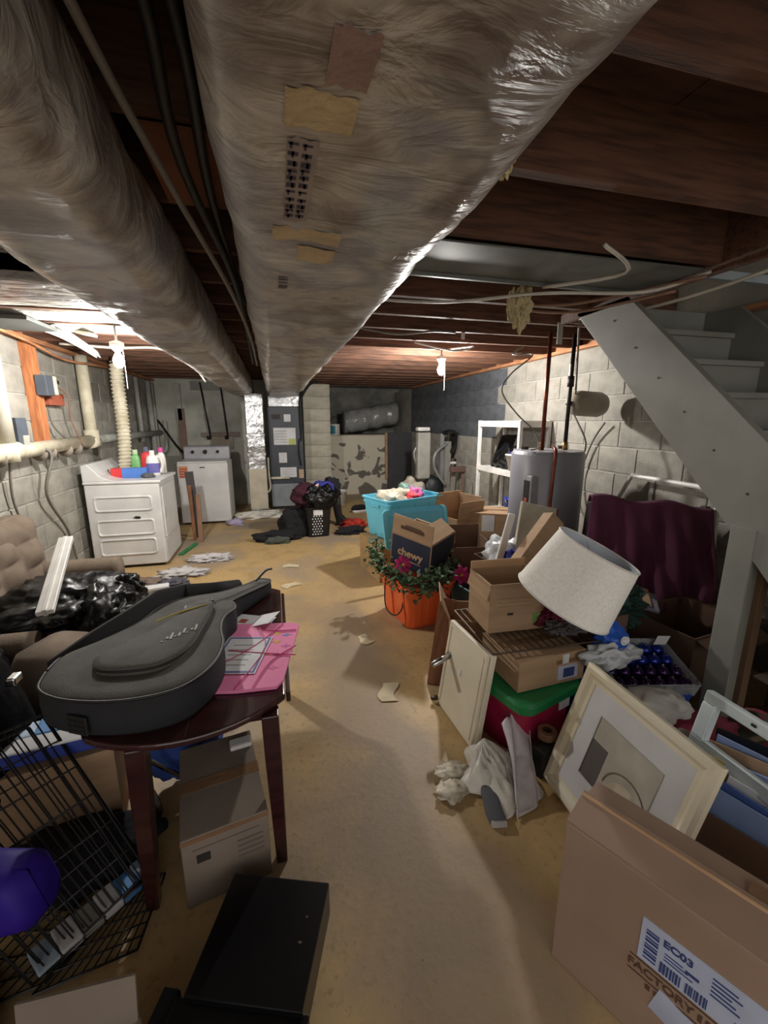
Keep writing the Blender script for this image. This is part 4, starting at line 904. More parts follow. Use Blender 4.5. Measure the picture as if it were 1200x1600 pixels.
# picture frame leaning
t = thing('picture_frame', 'large cream framed picture leaning beside the big brown carton', 'picture', (1.06, 1.3, 0.004), rot=(0, 0, 0))
Tm = Matrix.Translation((1.06, 1.3, .004)) @ Matrix(((0, -math.sin(D(19)) * -1, -1, 0), (-1, 0, 0, 0), (0, 1, 0, 0), (0, 0, 0, 1)))
u_ = Vector((-.04, -1, 0)).normalized(); v_ = Vector((.34, 0, 1)).normalized(); n_ = u_.cross(v_)
Tm = Matrix((list((u_.x, v_.x, n_.x, 1.06)), list((u_.y, v_.y, n_.y, 1.3)), list((u_.z, v_.z, n_.z, .006)), [0, 0, 0, 1]))
t.matrix_world = Tm; t.matrix_basis = Tm
FW, FH = .56, .54
def mould(x0, y0, x1, y1, nx, ny):
    # frame rail with a stepped profile between two mitred corners; (nx, ny) points inward
    prof = ((0, 0), (0, .022), (.012, .03), (.03, .028), (.045, .016), (.06, .014), (.062, 0)); b = B(); rings = []
    for s, (px, py) in ((1, (x0, y0)), (-1, (x1, y1))):
        dx, dy = (1 if x1 > x0 else -1 if x1 < x0 else 0), (1 if y1 > y0 else -1 if y1 < y0 else 0)
        rings.append([(px + nx * q + dx * q * s, py + ny * q + dy * q * s, z) for q, z in prof])
    b.loft(rings).build('frame_rail', creamframe, t)
mould(0, 0, FW, 0, 0, 1); mould(FW, 0, FW, FH, -1, 0); mould(FW, FH, 0, FH, 0, -1); mould(0, FH, 0, 0, 1, 0)
part('backing', matboard, t, (.05, .05, .0, FW - .05, FH - .05, .008), bevel=0)
mb = B()
for bx in ((.06, .06, .14, FH - .06), (FW - .14, .06, FW - .06, FH - .06), (.14, .06, FW - .14, .15), (.14, FH - .15, FW - .14, FH - .06)): mb.box(bx[0], bx[1], .008, bx[2], bx[3], .0105)
mb.build('mat', matboard, t)
gl = B()
for bx in ((.137, .147, .14, FH - .147), (FW - .14, .147, FW - .137, FH - .147), (.137, .147, FW - .137, .15), (.137, FH - .15, FW - .137, FH - .147)): gl.box(bx[0], bx[1], .008, bx[2], bx[3], .012)
gl.build('mat_line', greypipe, t)
part('print', M('sepia_print', '#c9c4ba', .7, col2='#9a9284', scale=7, lo=.3, hi=.75), t, (.14, .15, .0081, FW - .14, FH - .15, .0088), bevel=0)
part('dark_shape', M('grey_brown_print', '#5d5855', .7), t, (.14, .15, .0089, .22, .3, .0092), bevel=0)
B().tube([(.33 + .09 * math.cos(D(a)), .2 + .08 * math.sin(D(a)), .0095) for a in range(0, 181, 12)], .003, 5).build('printed_arch', M('arch_print', '#8d7f6c', .7), t)
B().prism([(.33 + .075 * math.cos(D(a)), .17 + .08 * math.sin(D(a))) for a in range(0, 360, 20)], .0089, .0093).build('printed_shell', M('shell_print', '#cfc4b0', .7, col2='#a08d74', scale=12), t)

# big carton at right front
u_ = Vector((.46, -.89, 0)).normalized(); n2 = Vector((.89, .46, 0)).normalized()
t = thing('flat_carton', 'big flat brown carton with white shipping labels at lower right', 'box', (.69, .755, 0))
Tm = Matrix(([u_.x, n2.x, 0, .69], [u_.y, n2.y, 0, .755], [0, 0, 1, 0], [0, 0, 0, 1])); t.matrix_basis = Tm
BL, BD, BH = .95, .19, .468
part('body', bigcard, t, (0, 0, 0, BL, BD, BH), bevel=.004)
o = B().box(0, -.003, 0, BL, .003, .105).build('flap', bigcard, t); o.matrix_local = Matrix.Translation((0, .004, BH + .002)) @ Matrix.Rotation(D(-77), 4, 'X')
o = B().box(.005, -.003, 0, BL, .003, .09).build('flap', bigcard, t); o.matrix_local = Matrix.Translation((0, BD - .004, BH + .003)) @ Matrix.Rotation(D(84), 4, 'X')
part('torn_edge', card_in, t, (0, .088, BH + .022, BL, .096, BH + .03), bevel=.002)
part('tape', tape, t, (.35, .1, BH + .012, BL, .16, BH + .018), bevel=.001)
part('shipping_label', solid('label_blue_grey', '#b9c3de', .5), t, (.195, -.002, .245, .5, .001, .365), bevel=0)
b = B()
def bars(x0, x1, z0, z1, n):
    random.seed(int(x0 * 1000))
    x = x0
    while x < x1:
        w = random.uniform(.0015, .005); b.box(x, -.0035, z0, min(x + w, x1), -.0018, z1); x += w + random.uniform(.0015, .004)
bars(.24, .28, .252, .282, 0); bars(.29, .33, .252, .28, 0)
for k in range(9): b.box(.206, -.0035, .258 + .01 * k, .232, -.0018, .258 + .01 * k + (.006 if k % 2 else .003))
for k in range(5): b.box(.33, -.0035, .3 + .011 * k, .38 - .008 * (k % 3), -.0018, .303 + .011 * k)
b.box(.425, -.0035, .275, .45, -.0018, .33); b.box(.285, -.0035, .305, .31, -.0018, .312)
b.box(.375, -.0035, .255, .382, -.0018, .28)
for k in range(3): b.box(.245, -.0035, .293 + .009 * k, .3 - .01 * k, -.0018, .295 + .009 * k)
b.build('label_print', blueink, t)['kind'] = 'stuff'
text('EC03', .026, blueink, t, face('-y', (.268, -.0026, .337)), bold=.0008)
sl = part('shipping_label', solid('label_blue_grey', '#b9c3de', .5), t, (-.06, -.002, -.045, .1, .001, .03), bevel=0); sl.location = (.3, 0, .16); sl.rotation_euler = (0, D(12), 0)
text('FACTORY', .03, brownink, t, face('-y', (.245, -.0012, .215)), bold=.0004)
b = B(); b.box(.18, -.0016, .236, .46, -.0004, .239); b.box(.18, -.0016, .192, .46, -.0004, .195)
for k in range(11): b.box(.32 + k * .014, -.0016, .205, .327 + k * .014, -.0004, .225); b.box(.22 + k * .018, -.0016, .17, .23 + k * .018, -.0004, .185)
b.build('printed_lines', brownink, t)

# carton of papers behind it
pc = carton('paper_carton', 'open brown carton of folders and papers at the right edge', (1.41, .74, 0), .5, .28, .31, -67, m=card_d, mi=card_d)
random.seed(5)
for i in range(9):
    mm = [solid('pale_blue_folder', '#8fa6d6'), solid('blue_folder', '#4c67a8'), paper, solid('blue_folder', '#4c67a8'), solid('yellow_folder', '#b8a054'), solid('pale_blue_folder', '#8fa6d6'), card, solid('pale_blue_folder', '#8fa6d6'), black][i]
    a = D(-67); lx = -.05 + .03 * (i % 3); ly = -.115 + .027 * i
    t = thing('file_folder', ['pale blue folder nearest the carton front', 'dark blue folder second in the carton', 'white sheet with a printed square in the carton', 'dark blue folder mid carton behind the white sheet', 'yellow folder peeking from the carton', 'pale blue folder behind the yellow one', 'tan card divider in the paper carton', 'tall pale blue folder toward the carton back', 'black binder at the back of the carton'][i], 'folder', (1.41 + lx * math.cos(a) - ly * math.sin(a), .74 + lx * math.sin(a) + ly * math.cos(a), .02), group='papers in the brown carton', rot=(D(random.uniform(-6, 2)), D(random.uniform(-9, 9)), a))
    part('sheet', mm, t, (-.15, -.003, 0, .15, .003, .365 + .008 * i), bevel=.001)
    if i == 2: part('printed_square', inkm, t, (-.03, -.0045, .32, .02, -.0028, .36), bevel=0)
# window sash
t = thing('window_sash', 'white empty wooden window sash leaning at the right edge', 'window', (1.37, .96, .42))
u_ = Vector((.0, -1, 0)); v_ = Vector((.25, 0, 1)).normalized(); n_ = u_.cross(v_)
t.matrix_basis = Matrix(([u_.x, v_.x, n_.x, 1.36], [u_.y, v_.y, n_.y, .96], [u_.z, v_.z, n_.z, .39], [0, 0, 0, 1]))
for bx in ((0, 0, .6, .045), (0, .17, .6, .21), (0, .045, .045, .17), (.555, .045, .6, .17)):
    part('sash_rail', M('sash_white', '#c9d3d6', .5, col2='#b9c3c6') if 'sash_white' not in MATS else MATS['sash_white'], t, (bx[0], bx[1], -.015, bx[2], bx[3], .018), bevel=.006)
part('bead', MATS['sash_white'], t, (.04, .04, -.006, .05, .175, .02), (.04, .04, -.006, .56, .05, .02)); part('latch', darkiron, t, (.15, .185, .018, .165, .195, .022), (.3, .185, .018, .315, .195, .022))

# ================================================================== LAMP SHADE
ax = Vector((.38, -.2, .86)).normalized(); q = ax.to_track_quat('Z', 'Y')
t = thing('lamp_shade', 'white linen drum lamp shade lying tilted on the pile', 'lamp shade', (1.16, 1.43, .745)); t.rotation_mode = 'QUATERNION'; t.rotation_quaternion = q
B().lathe([(.205, 0), (.17, .265)], 64, cap0=False, cap1=False).build('fabric', linen, t, smooth=True)
B().lathe([(.203, .001), (.168, .264)], 64, cap0=False, cap1=False).build('lining', linen_in, t, smooth=True)
for r, z in ((.205, 0), (.17, .265)): B().tube([(r * math.cos(D(a)), r * math.sin(D(a)), z) for a in range(0, 361, 6)], .004, 6).build('rim_trim', whitepl, t, smooth=True)
for a in (0, 120, 240): B().tube([(.17 * math.cos(D(a)), .17 * math.sin(D(a)), .25), (.02 * math.cos(D(a)), .02 * math.sin(D(a)), .22)], .002, 5).build('spider_arm', chrome, t)
B().lathe([(.012, .216), (.02, .216), (.02, .222), (.012, .222)], 16).build('spider_ring', chrome, t)
t = carton('support_carton', 'brown carton under the lamp shade and red tinsel', (1.5, 1.85, 0), .5, .42, .5, 4, closed=True, m=card_d)
t = thing('tinsel_garland', 'dark red tinsel garland heaped under the lamp shade', 'garland', (1.36, 1.7, .52)); B().blob((0, 0, .06), (.17, .14, .11), 81, .3, 3, 5).build('fluff', tinsel, t, smooth=False)
t = thing('grey_garland', 'tangled grey garland on the wire rack', 'garland', (1.33, 1.58, .5)); B().blob((0, 0, .03), (.1, .05, .035), 82, .5, 4, 5).build('fluff', greyt, t, smooth=False)
t = thing('green_garland', 'dark green artificial garland behind the blue bags', 'garland', (1.75, 1.82, .42)); B().blob((0, 0, .08), (.18, .16, .13), 83, .45, 4, 5).build('fluff', greent, t, smooth=False)
t = thing('blue_bag', 'bright blue plastic bag with white mark beside the lamp shade', 'bag', (1.5, 1.5, .42)); B().blob((0, 0, .05), (.08, .07, .09), 84, .3, 2.2, 4).build('film', M('bright_blue_film', '#2a5fc4', .3, bump=.5, bscale=20), t, smooth=True); B().blob((0.0, -.09, .1), (.02, .01, .02), 4, .3, 2, 3).build('white_mark', paper, t)
t = thing('clear_bag', 'torn clear plastic bag spilling right of the wire rack', 'bag', (1.46, 1.44, .42)); B().blob((0, 0, .02), (.13, .06, .05), 85, .5, 2.4, 4).build('film', MATS['milky_film'], t, smooth=True)
t = thing('ornament_support', 'blue plastic bin under the ornament box', 'bin', (1.62, 1.48, 0), 10)
B().loft([[(x, y, z) for x, y in rrect(w, w * .7, .04, 4)] for w, z in ((.44, 0), (.5, .22), (.52, .22), (.52, .235), (.48, .235), (.42, .02))]).build('tub', bluepl, t)
ob = thing('ornament_box', 'clear box of shiny blue and purple ornaments before the stair post', 'box', (1.68, 1.5, .27), rot=(D(18), D(4), D(-8)))
part('tray', M('dark_tray', '#20202c', .6), ob, (-.21, -.14, 0, .21, .14, .012)); part('label', paper, ob, (.13, .1, .09, .2, .102, .15), bevel=0)
bb = B()
for bx in ((-.21, -.142, .01, .21, -.139, .09), (-.21, .138, .01, .21, .141, .09), (-.212, -.14, .01, -.209, .14, .09), (.209, -.14, .01, .212, .14, .09)): bb.box(*bx)
bb.build('clear_wall', clearpl, ob)
cols = [('#2a3a9c', 'blue'), ('#3a2350', 'purple'), ('#2f7f86', 'teal')]
om = [M('ornament_' + n, c, .12, .7) for c, n in cols]
Tob = Matrix.Translation((1.68, 1.5, .27)) @ Matrix.Rotation(D(-8), 4, 'Z') @ Matrix.Rotation(D(4), 4, 'Y') @ Matrix.Rotation(D(18), 4, 'X')
sph = []
for m in om:
    b = B(); bmesh.ops.create_uvsphere(b.bm, u_segments=20, v_segments=12, radius=.033)
    me = bpy.data.meshes.new('ball'); b.bm.to_mesh(me); b.bm.free(); me.materials.append(m)
    for p in me.polygons: p.use_smooth = True
    sph.append(me)
for r in range(4):
    for c in range(6):
        k = 2 if (r == 3 and c in (2, 3)) else 0 if r in (2, 3) else 1
        e = thing('ornament', '%s glass ball ornament, %s from left in the %s row of the clear box' % (cols[k][1], ('first', 'second', 'third', 'fourth', 'fifth', 'sixth')[c], ('nearest', 'second', 'third', 'farthest')[r]), 'ornament', Tob @ Vector((-.172 + .069 * c, -.103 + .069 * r, .046)), group='ornaments in the clear box')
        o = bpy.data.objects.new('ball', sph[k]); COL.objects.link(o); o.parent = e
        B().tube([(0, 0, .03), (0, 0, .04)], .006, 8).build('cap', chrome, e)
t = thing('white_cushion', 'white crumpled cloth behind the top of the picture frame', 'cloth', (1.5, 1.22, .3)); B().blob((0, 0, .02), (.14, .1, .05), 86, .3, 2, 4).build('cloth', M('white_cloth', '#cfcdc6', .9), t, smooth=True)
def comf(u, v):
    x = 1.7 + .6 * u; y = .15 + 1.15 * v
    return (x, y, .02 + .24 * math.sin(math.pi * (.1 + .8 * u)) ** .5 * math.sin(math.pi * (.08 + .84 * v)) ** .5 * (.85 + .35 * noise.noise(Vector((x * 3, y * 3, 1)))) + .02 * noise.noise(Vector((x * 11, y * 11, 4))))
drape('floral_comforter', 'dark floral comforter bunched on floor behind the window sash', 'comforter', comf, floral_m, 50, 50, .012)
t = thing('crimson_blanket', 'crimson blanket fold behind the picture frame', 'blanket', (1.52, 1.12, .22)); B().blob((0, 0, .03), (.26, .12, .07), 87, .25, 2, 4).build('cloth', M('crimson_cloth', '#7d2238', .95, bump=.3), t, smooth=True)
t = thing('dark_pouch', 'small dark brown pouch on the crimson blanket', 'pouch', (1.4, 1.02, .3)); B().blob((0, 0, .02), (.08, .06, .045), 88, .2, 2, 4).build('leather', M('brown_leather', '#4f4038', .6), t, smooth=True)
t = carton('stair_carton', 'open dark carton under the stairs behind the grey post', (2.28, 1.75, 0), .5, .4, .39, 8, {'S': (112, .13), 'E': (95, .15)}, m=card_d, mi=card)
t = carton('stair_carton', 'dark carton right of the stair post with open flap', (2.5, 1.1, 0), .4, .4, .3, -5, {'W': (100, .12), 'N': (20, .12)}, m=M('darkest_cardboard', '#4a3a30', .85), mi=card_d)
t = thing('flat_boards', 'stack of torn cardboard and grey board before burgundy cloth', 'board', (1.92, 1.95, .5), rot=(D(8), D(10), D(-38)))
part('cardboard_sheet', card, t, (-.22, -.1, .02, .2, .1, .026)); part('grey_sheet', M('lilac_grey_board', '#7f7d8c', .7), t, (-.2, -.12, 0, .24, .08, .018)); 
t = carton('stair_carton', 'closed dark carton under the torn boards', (1.95, 2.12, 0), .4, .34, .44, -20, closed=True, m=MATS['darkest_cardboard'])
# burgundy cloth on a chair
t = thing('draped_chair', 'burgundy cloth draped over a tall chair under the stairs', 'chair', (0, 0, 0))
A0, A1 = Vector((2.03, 2.32, 1.0)), Vector((2.66, 1.98, .95))
fwd = Vector((-.475, -.88, 0)).normalized()
def dr(u, v):
    top = A0.lerp(A1, u) + Vector((0, 0, .015 * math.sin(u * 12)))
    if v < .25: k = v / .25; p = top - fwd * (.16 * (1 - k)) + Vector((0, 0, .02 * math.sin(k * math.pi) - .3 * (1 - k) ** 3))
    else:
        k = (v - .25) / .75
        p = top + fwd * (.12 * k + .045 * k * math.sin(u * 17 + k * 4) + .03 * math.sin(u * 41 - k * 5) * k) - Vector((0, 0, (.62 + .1 * math.sin(u * 4)) * k)) + Vector((-.05 * k * (1 - 2 * u), 0, 0))
    return p
drape('cloth', None, None, dr, purplecloth, 60, 40, .006, t)
for a in (.03, .97):
    p = A0.lerp(A1, a) - fwd * .06; part('leg', blackrub, t, (p.x - .02, p.y - .02, 0, p.x + .02, p.y + .02, .96))
pm = A0.lerp(A1, .5) - fwd * .06
o = B().box(-.34, -.02, .5, .34, .02, .95).build('backrest', blackrub, t, bevel=.006); o.location = (pm.x, pm.y, 0); o.rotation_euler = (0, 0, math.atan2(A1.y - A0.y, A1.x - A0.x))

# ================================================================== LEFT: ARMCHAIR, BAGS
t = thing('tufted_armchair', 'taupe tufted armchair against the left wall under black bags', 'armchair', (-1.45, 2.75, 0))
def backfn(u, v):
    y = -.62 + 1.24 * u; z = .36 + .5 * v
    tuft = .035 * abs(math.sin(u * math.pi * 5)) * abs(math.sin(v * math.pi * 3 + (math.pi / 2 if int(u * 5) % 2 else 0)))
    return (-.2 - .1 * v + tuft + .05 * math.sin(math.pi * min(1, v * 1.02)) , y, z)
b = B().grid(backfn, 60, 30); b.build('backrest', tufted, t, smooth=True, solidify=.03)
b = B(); b.loft([[(x, y, z) for x, z in rrect(.24, .52, .09, 6)] for y in (-.64, -.6, .6, .64)]); o = b.build('back_frame', tufted, t, smooth=True, loc=(-.33, 0, .6))
for y in (-.58, .58):
    b = B(); b.loft([[(x, yy, z) for yy, z in rrect(.17, .2, .08, 6)] for x in (-.3, -.28, .27, .3)]); b.build('armrest', tufted, t, smooth=True, loc=(0, y, .42))
    part('arm_panel', tufted, t, (-.3, y - .07, .04, .3, y + .07, .4), bevel=.02)
b = B(); b.loft([[(x, y, z) for x, y in rrect(.58, 1.02, .08, 5)] for z in (.24, .27, .36, .39)]); b.build('seat_cushion', tufted, t, smooth=True)
part('base', tufted, t, (-.3, -.5, .04, .28, .5, .25), bevel=.02)
for y in (-.55, .55):
    for x in (-.26, .26): part('leg', espresso, t, (x - .02, y - .02, 0, x + .02, y + .02, .05))
t = thing('ottoman_cushion', 'small taupe upholstered footrest beside the guitar bag', 'footrest', (-.98, 1.98, .0), -20)
b = B(); b.loft([[(x, y, z) for x, y in rrect(w, d, .05, 5)] for w, d, z in ((.2, .26, .2), (.23, .28, .24), (.23, .28, .48), (.19, .24, .54))]); b.build('cushion', tufted, t, smooth=True)
b = B(); b.loft([[(x + .14, y + .02, z) for x, y in rrect(w, d, .04, 5)] for w, d, z in ((.16, .2, .2), (.18, .24, .24), (.18, .24, .44), (.14, .2, .49))]); b.build('side_cushion', tufted, t, smooth=True)
part('base', tufted, t, (-.11, -.13, .03, .24, .13, .22), bevel=.01)
for x in (-.09, .2): part('leg', espresso, t, (x, -.02, 0, x + .03, .02, .04))
t = thing('trash_bag', 'large shiny black trash bag piled on the armchair seat', 'bag', (-1.2, 2.58, .39)); B().blob((0, 0, .08), (.36, .34, .15), 91, .28, 2.6, 5, .004).build('bag_body', bagblack, t, smooth=True); B().blob((.3, .12, .1), (.08, .05, .09), 95, .4, 2.6, 4).build('knot', bagblack, t, smooth=True)
t = thing('trash_bag', 'second black trash bag slumped before the armchair front', 'bag', (-.98, 2.5, 0)); B().blob((0, 0, .28), (.2, .3, .3), 92, .22, 2.4, 5, .004).build('bag_body', bagblack, t, smooth=True)
t = thing('trash_bag', 'near black trash bag at left frame edge on the wire crate', 'bag', (-1.38, 1.9, 0)); B().blob((0, 0, .35), (.2, .3, .36), 93, .22, 2.4, 5, .004).build('bag_body', bagblack, t, smooth=True)
t = thing('white_trim_board', 'white trim board standing tilted among black bags', 'board'); oriented(t, (-1.08, 2.15, .62), (-.13, .6, .2), (1, .25, .1)); part('board', whitepl, t, (-.036, -.012, 0, .036, .012, .66), bevel=.004); part('bead', whitepl, t, (-.01, -.018, 0, .01, .018, .658), bevel=.003)
t = thing('black_coat', 'black coat heap with silver buckle at left edge', 'coat', (-1.05, 1.55, 0)); B().blob((0, 0, .38), (.13, .22, .36), 94, .12, 1.6, 5, .004).build('cloth', M('black_coat_cloth', '#0b0a0c', .9, bump=.2, bscale=60, spec=.1), t, smooth=True); part('buckle', chrome, t, (.13, -.02, .62, .16, .03, .65), bevel=.006)

# floor debris by the dryer
for i, (x, y, w, d, rz, lab) in enumerate(((-1.45, 4.15, .16, .2, 20, 'torn white box piece near the armchair arm'), (-1.12, 3.92, .26, .1, 12, 'flat white printed box strip on the floor'))):
    t = thing('paper_scrap', lab, 'scrap', (x, y, .0), rz); part('sheet', paper, t, (-w / 2, -d / 2, .002, w / 2, d / 2, .05 if i else .03), bevel=.004); part('print', greypipe, t, (-w * .3, -d / 2 - .001, .015, w * .3, -d / 2 + .001, .03), bevel=0)
for i, (x, y, r, m, lab) in enumerate(((-1.3, 4.12, .2, solid('dusty_brown', '#7c6a5e'), 'brown dusty lint pile before the dryer'), (-.95, 4.32, .2, solid('lint_white', '#c9c6c6', .95), 'white lint drift at the dryer front corner'), (-.75, 4.75, .2, solid('lint_white', '#c9c6c6', .95), 'white lint patch right of the dryer'), (-.98, 4.05, .12, solid('lint_grey', '#55525c'), 'grey lint clump beside the white box strip'))):
    t = thing('lint_pile', lab, 'lint', (x, y, 0)); B().blob((0, 0, .012), (r, r * .55, .045), 100 + i, .6, 3.2, 4, .002).build('fibres', m, t, smooth=True)
for i, (x, y, s, lab) in enumerate(((.1, 4.3, .09, 'white scrap on floor below the laundry basket'), (.08, 3.76, .09, 'pale scrap in the middle of floor beyond the guitar bag'), (.55, 2.02, .09, 'thin pale peel on floor in the middle'), (.54, 2.62, .07, 'small pale peel on floor left of the orange tote'))):
    t = thing('paint_flake', lab, 'scrap', (x, y, .002), i * 40, 'pale scraps on the floor'); B().grid(lambda u, v: ((u - .5) * s * 1.8, (v - .5) * s + .02 * math.sin(u * 5), .003 + .006 * noise.noise(Vector((u * 4, v * 4, i))) ** 2), 8, 5).build('flake', solid('flake_cream', '#cbbd9f', .9), t, solidify=.002)
t = thing('wood_strip', 'thin dark wood strip on floor behind the guitar bag', 'strip', (-1.1, 3.66, .0), 12); part('strip', espresso, t, (-.42, -.012, .001, .3, .012, .014), bevel=.002)
t = thing('floor_paper', 'white sheet of paper on floor behind the guitar bag', 'paper', (-.78, 3.62, 0), 20); part('sheet', paper, t, (-.14, -.08, .001, .14, .1, .004), bevel=0)

# ================================================================== DINING TABLE
TZ = .6
t = thing('dining_table', 'dark espresso drop-leaf dining table holding the guitar bag', 'table', (-.33, 1.75, 0))
cx0, cy0, rr = -.42, 1.72, .57
pts = [(max(-.27, min(.32, .5 * math.cos(D(5 * k)))), .6 * math.sin(D(5 * k))) for k in range(72)]
B().prism(pts, TZ - .022, TZ).build('tabletop', espresso, t, bevel=.006)
for sgn, x0 in ((1, .322), (-1, -.272)):
    B().loft([[(x0, y, TZ - .006), (x0 + sgn * .016, y, TZ - .01), (x0 + sgn * .016, y, z), (x0 + sgn * .002, y, z)] for y, z in ((-.43, TZ - .05), (-.34, TZ - .12), (-.15, TZ - .17), (.15, TZ - .17), (.34, TZ - .12), (.43, TZ - .05))]).build('drop_leaf', espresso, t, bevel=.003)
part('apron', espresso, t, (-.22, -.46, TZ - .085, .27, -.44, TZ - .022), (-.22, .44, TZ - .085, .27, .46, TZ - .022), (-.24, -.46, TZ - .085, -.22, .46, TZ - .022), (.27, -.46, TZ - .085, .29, .46, TZ - .022), bevel=.003)
for x, y, sx, sy in ((-.105, -.555, -1, -1), (.27, -.505, 1, -1), (-.2, .44, -1, 1), (.265, .43, 1, 1)):
    B().loft([[(x + a + sx * .01 * k, y + c + sy * .015 * k, TZ - .022 - (TZ - .022) * k) for a, c in ((-w, -w), (w, -w), (w, w), (-w, w))] for k, w in ((0, .027), (.3, .026), (1, .018))]).build('leg', espresso, t, bevel=.004)
part('seam', inkm, t, (.03, -.59, TZ - .001, .032, .59, TZ + .0006), bevel=0)

# gig bag
t = thing('guitar_bag', 'black nylon guitar gig bag lying across the dark table', 'guitar bag', (0, 0, TZ + .001))
out = [(-.74, 1.42), (-.72, 1.33), (-.64, 1.26), (-.52, 1.215), (-.4, 1.205), (-.3, 1.235), (-.235, 1.33), (-.215, 1.46), (-.235, 1.58), (-.235, 1.68), (-.2, 1.77), (-.21, 1.84), (-.22, 1.88), (-.14, 2.02), (-.06, 2.16), (-.085, 2.2), (-.13, 2.2), (-.22, 2.08), (-.31, 2.0), (-.42, 1.96), (-.51, 1.86), (-.56, 1.72), (-.65, 1.6), (-.73, 1.52)]
P3 = smoothpath([(x, y, 0) for x, y in out + [out[0]]], 5)[:-1]
cxy = Vector((-.44, 1.55, 0))
neckc = Vector((-.16, 2.05, 0))
def inset(p, d):
    # shrink toward the bag's long axis
    a, b2 = Vector((-.56, 1.36, 0)), Vector((-.1, 2.14, 0)); ab = b2 - a
    k = max(0, min(1, (p - a).dot(ab) / ab.length_squared)); c = a + ab * k
    v = c - p; L = v.length
    return p + v * min(.9, d / max(L, .001))
def hgt(p): 
    k = max(0, min(1, ((p - Vector((-.56, 1.36, 0))).dot(Vector((.46, .78, 0)))) / .82)); return .125 - .05 * max(0, k - .55) / .45
def lay(d, f): return [tuple(Vector((q.x, q.y, f * hgt(p)))) for p in P3 for q in [inset(p, d)]]
B().loft([lay(.012, 0), lay(0, .1), lay(-.004, .5), lay(.0, .92)], cap1=False).build('gusset', nylon, t, smooth=True)
B().loft([lay(.0, .92), lay(.012, 1.0), lay(.05, 1.02), lay(.09, 1.03)], cap0=False).build('top_panel', nylon2, t, smooth=True)
B().tube([Vector(q) for q in lay(.0, .95)] + [Vector(lay(.0, .95)[0])], .005, 6).build('piping', blackrub, t, smooth=True)
pk = [(-.6, 1.42), (-.57, 1.35), (-.48, 1.32), (-.38, 1.33), (-.32, 1.42), (-.3, 1.55), (-.285, 1.72), (-.3, 1.79), (-.36, 1.8), (-.4, 1.7), (-.46, 1.58), (-.54, 1.5)]
P4 = smoothpath([(x, y, 0) for x, y in pk + [pk[0]]], 4)[:-1]
B().loft([[(p.x, p.y, .125) for p in P4], [(p.x, p.y, .148) for p in P4], [tuple(p.lerp(Vector((-.42, 1.55, 0)), .1) + Vector((0, 0, .154))) for p in P4]], cap0=False).build('pocket', nylon2, t, smooth=True)
B().tube([(p.x, p.y, .143) for p in P4] + [(P4[0].x, P4[0].y, .143)], .0045, 6).build('zipper', blackrub, t, smooth=True)
B().tube([(-.47, 1.63, .157), (-.4, 1.69, .158), (-.3, 1.75, .155)], .003, 5).build('yellow_piping', yellow, t)
b = B()
for k in range(9): b.box(-.415 + k * .012, 1.46 + .008 * k + .012 * (k % 2), .1545, -.407 + k * .012, 1.466 + .008 * k + .02 * (k % 3), .1565)
b.build('silver_emblem', M('silver_thread', '#76736c', .6), t)
b = B()
for k in range(6): b.box(-.4 + .02 * k, 1.77 + .012 * k, .13, -.392 + .02 * k, 1.8 + .012 * k, .136)
b.build('vent_slot', blackrub, t)
T = Matrix.Translation((-.585, 1.225, .05)) @ Matrix.Rotation(D(-27), 4, 'Z') @ Matrix.Rotation(D(90), 4, 'X')
o = part('end_pad', blackrub, t, (-.035, -.03, -.002, .035, .03, .006)); o.matrix_local = T
b = B()
for i in range(4):
    for j in range(3): b.tube([(-.022 + .015 * i, -.018 + .016 * j, .005), (-.022 + .015 * i, -.018 + .016 * j, .01)], .004, 6)
o = b.build('rubber_stud', nylon, t); o.matrix_local = T
# raised far side wall (the half-open lid)
B().loft([[(x, y, .01), (x - .02, y + .015, .09), (x - .03, y + .03, h), (x - .045, y + .035, h), (x - .05, y + .03, .01)] for x, y, h in ((-.72, 1.45, .12), (-.64, 1.58, .15), (-.55, 1.72, .17), (-.49, 1.86, .18), (-.4, 1.96, .16), (-.28, 2.03, .13), (-.18, 2.12, .1))]).build('open_lid', nylon3, t, smooth=True)
B().tube(smoothpath([(-.13, 2.14, .09), (-.08, 2.2, .12), (-.05, 2.19, .13)], 4), .006, 6).build('hang_loop', blackrub, t)

# pink folder and papers on the table
t = thing('pink_folder', 'bright pink butterfly folder lying right of the guitar bag', 'folder', (-.1, 1.56, TZ + .002), -4)
B().prism([(-.23, -.21), (-.05, -.235), (.08, -.235), (.1, -.2), (.15, .2), (.13, .23), (-.12, .26), (-.2, .1)], 0, .012).build('cover', pink, t, bevel=.003)
for x, y, c in ((.06, .14, '#d9b23f'), (.1, .12, '#7d8fd0'), (.06, .07, '#d9b23f'), (.07, -.03, '#c25aa0'), (.1, .03, '#c25aa0'), (.06, -.12, '#d86aa0'), (.02, -.02, '#d9a03f')):
    B().prism([(x + r * math.cos(D(a)), y + r * math.sin(D(a))) for a, r in zip(range(0, 360, 45), (.02, .008, .018, .007, .02, .008, .018, .007))], .0121, .013).build('printed_butterfly', solid('print_' + c[1:], c), t)
for a in ([(-.2, -.14), (-.02, .05), (.08, .22)], [(-.06, -.23), (.02, .02), (-.02, .2)], [(.0, -.23), (.05, -.08), (.14, .02)], [(-.12, .03), (.03, -.02), (.14, -.05)], [(-.03, .2), (.03, .16), (.14, .15)]):
    B().tube(smoothpath([(x, y, .016) for x, y in a], 4), .0022, 5).build('elastic_cord', magenta, t)
t = thing('certificate', 'white certificate sheet with blue border on the pink folder', 'paper', (-.17, 1.55, TZ + .0165), -14)
part('sheet', paper, t, (-.09, -.12, 0, .09, .14, .001), bevel=0)
b = B()
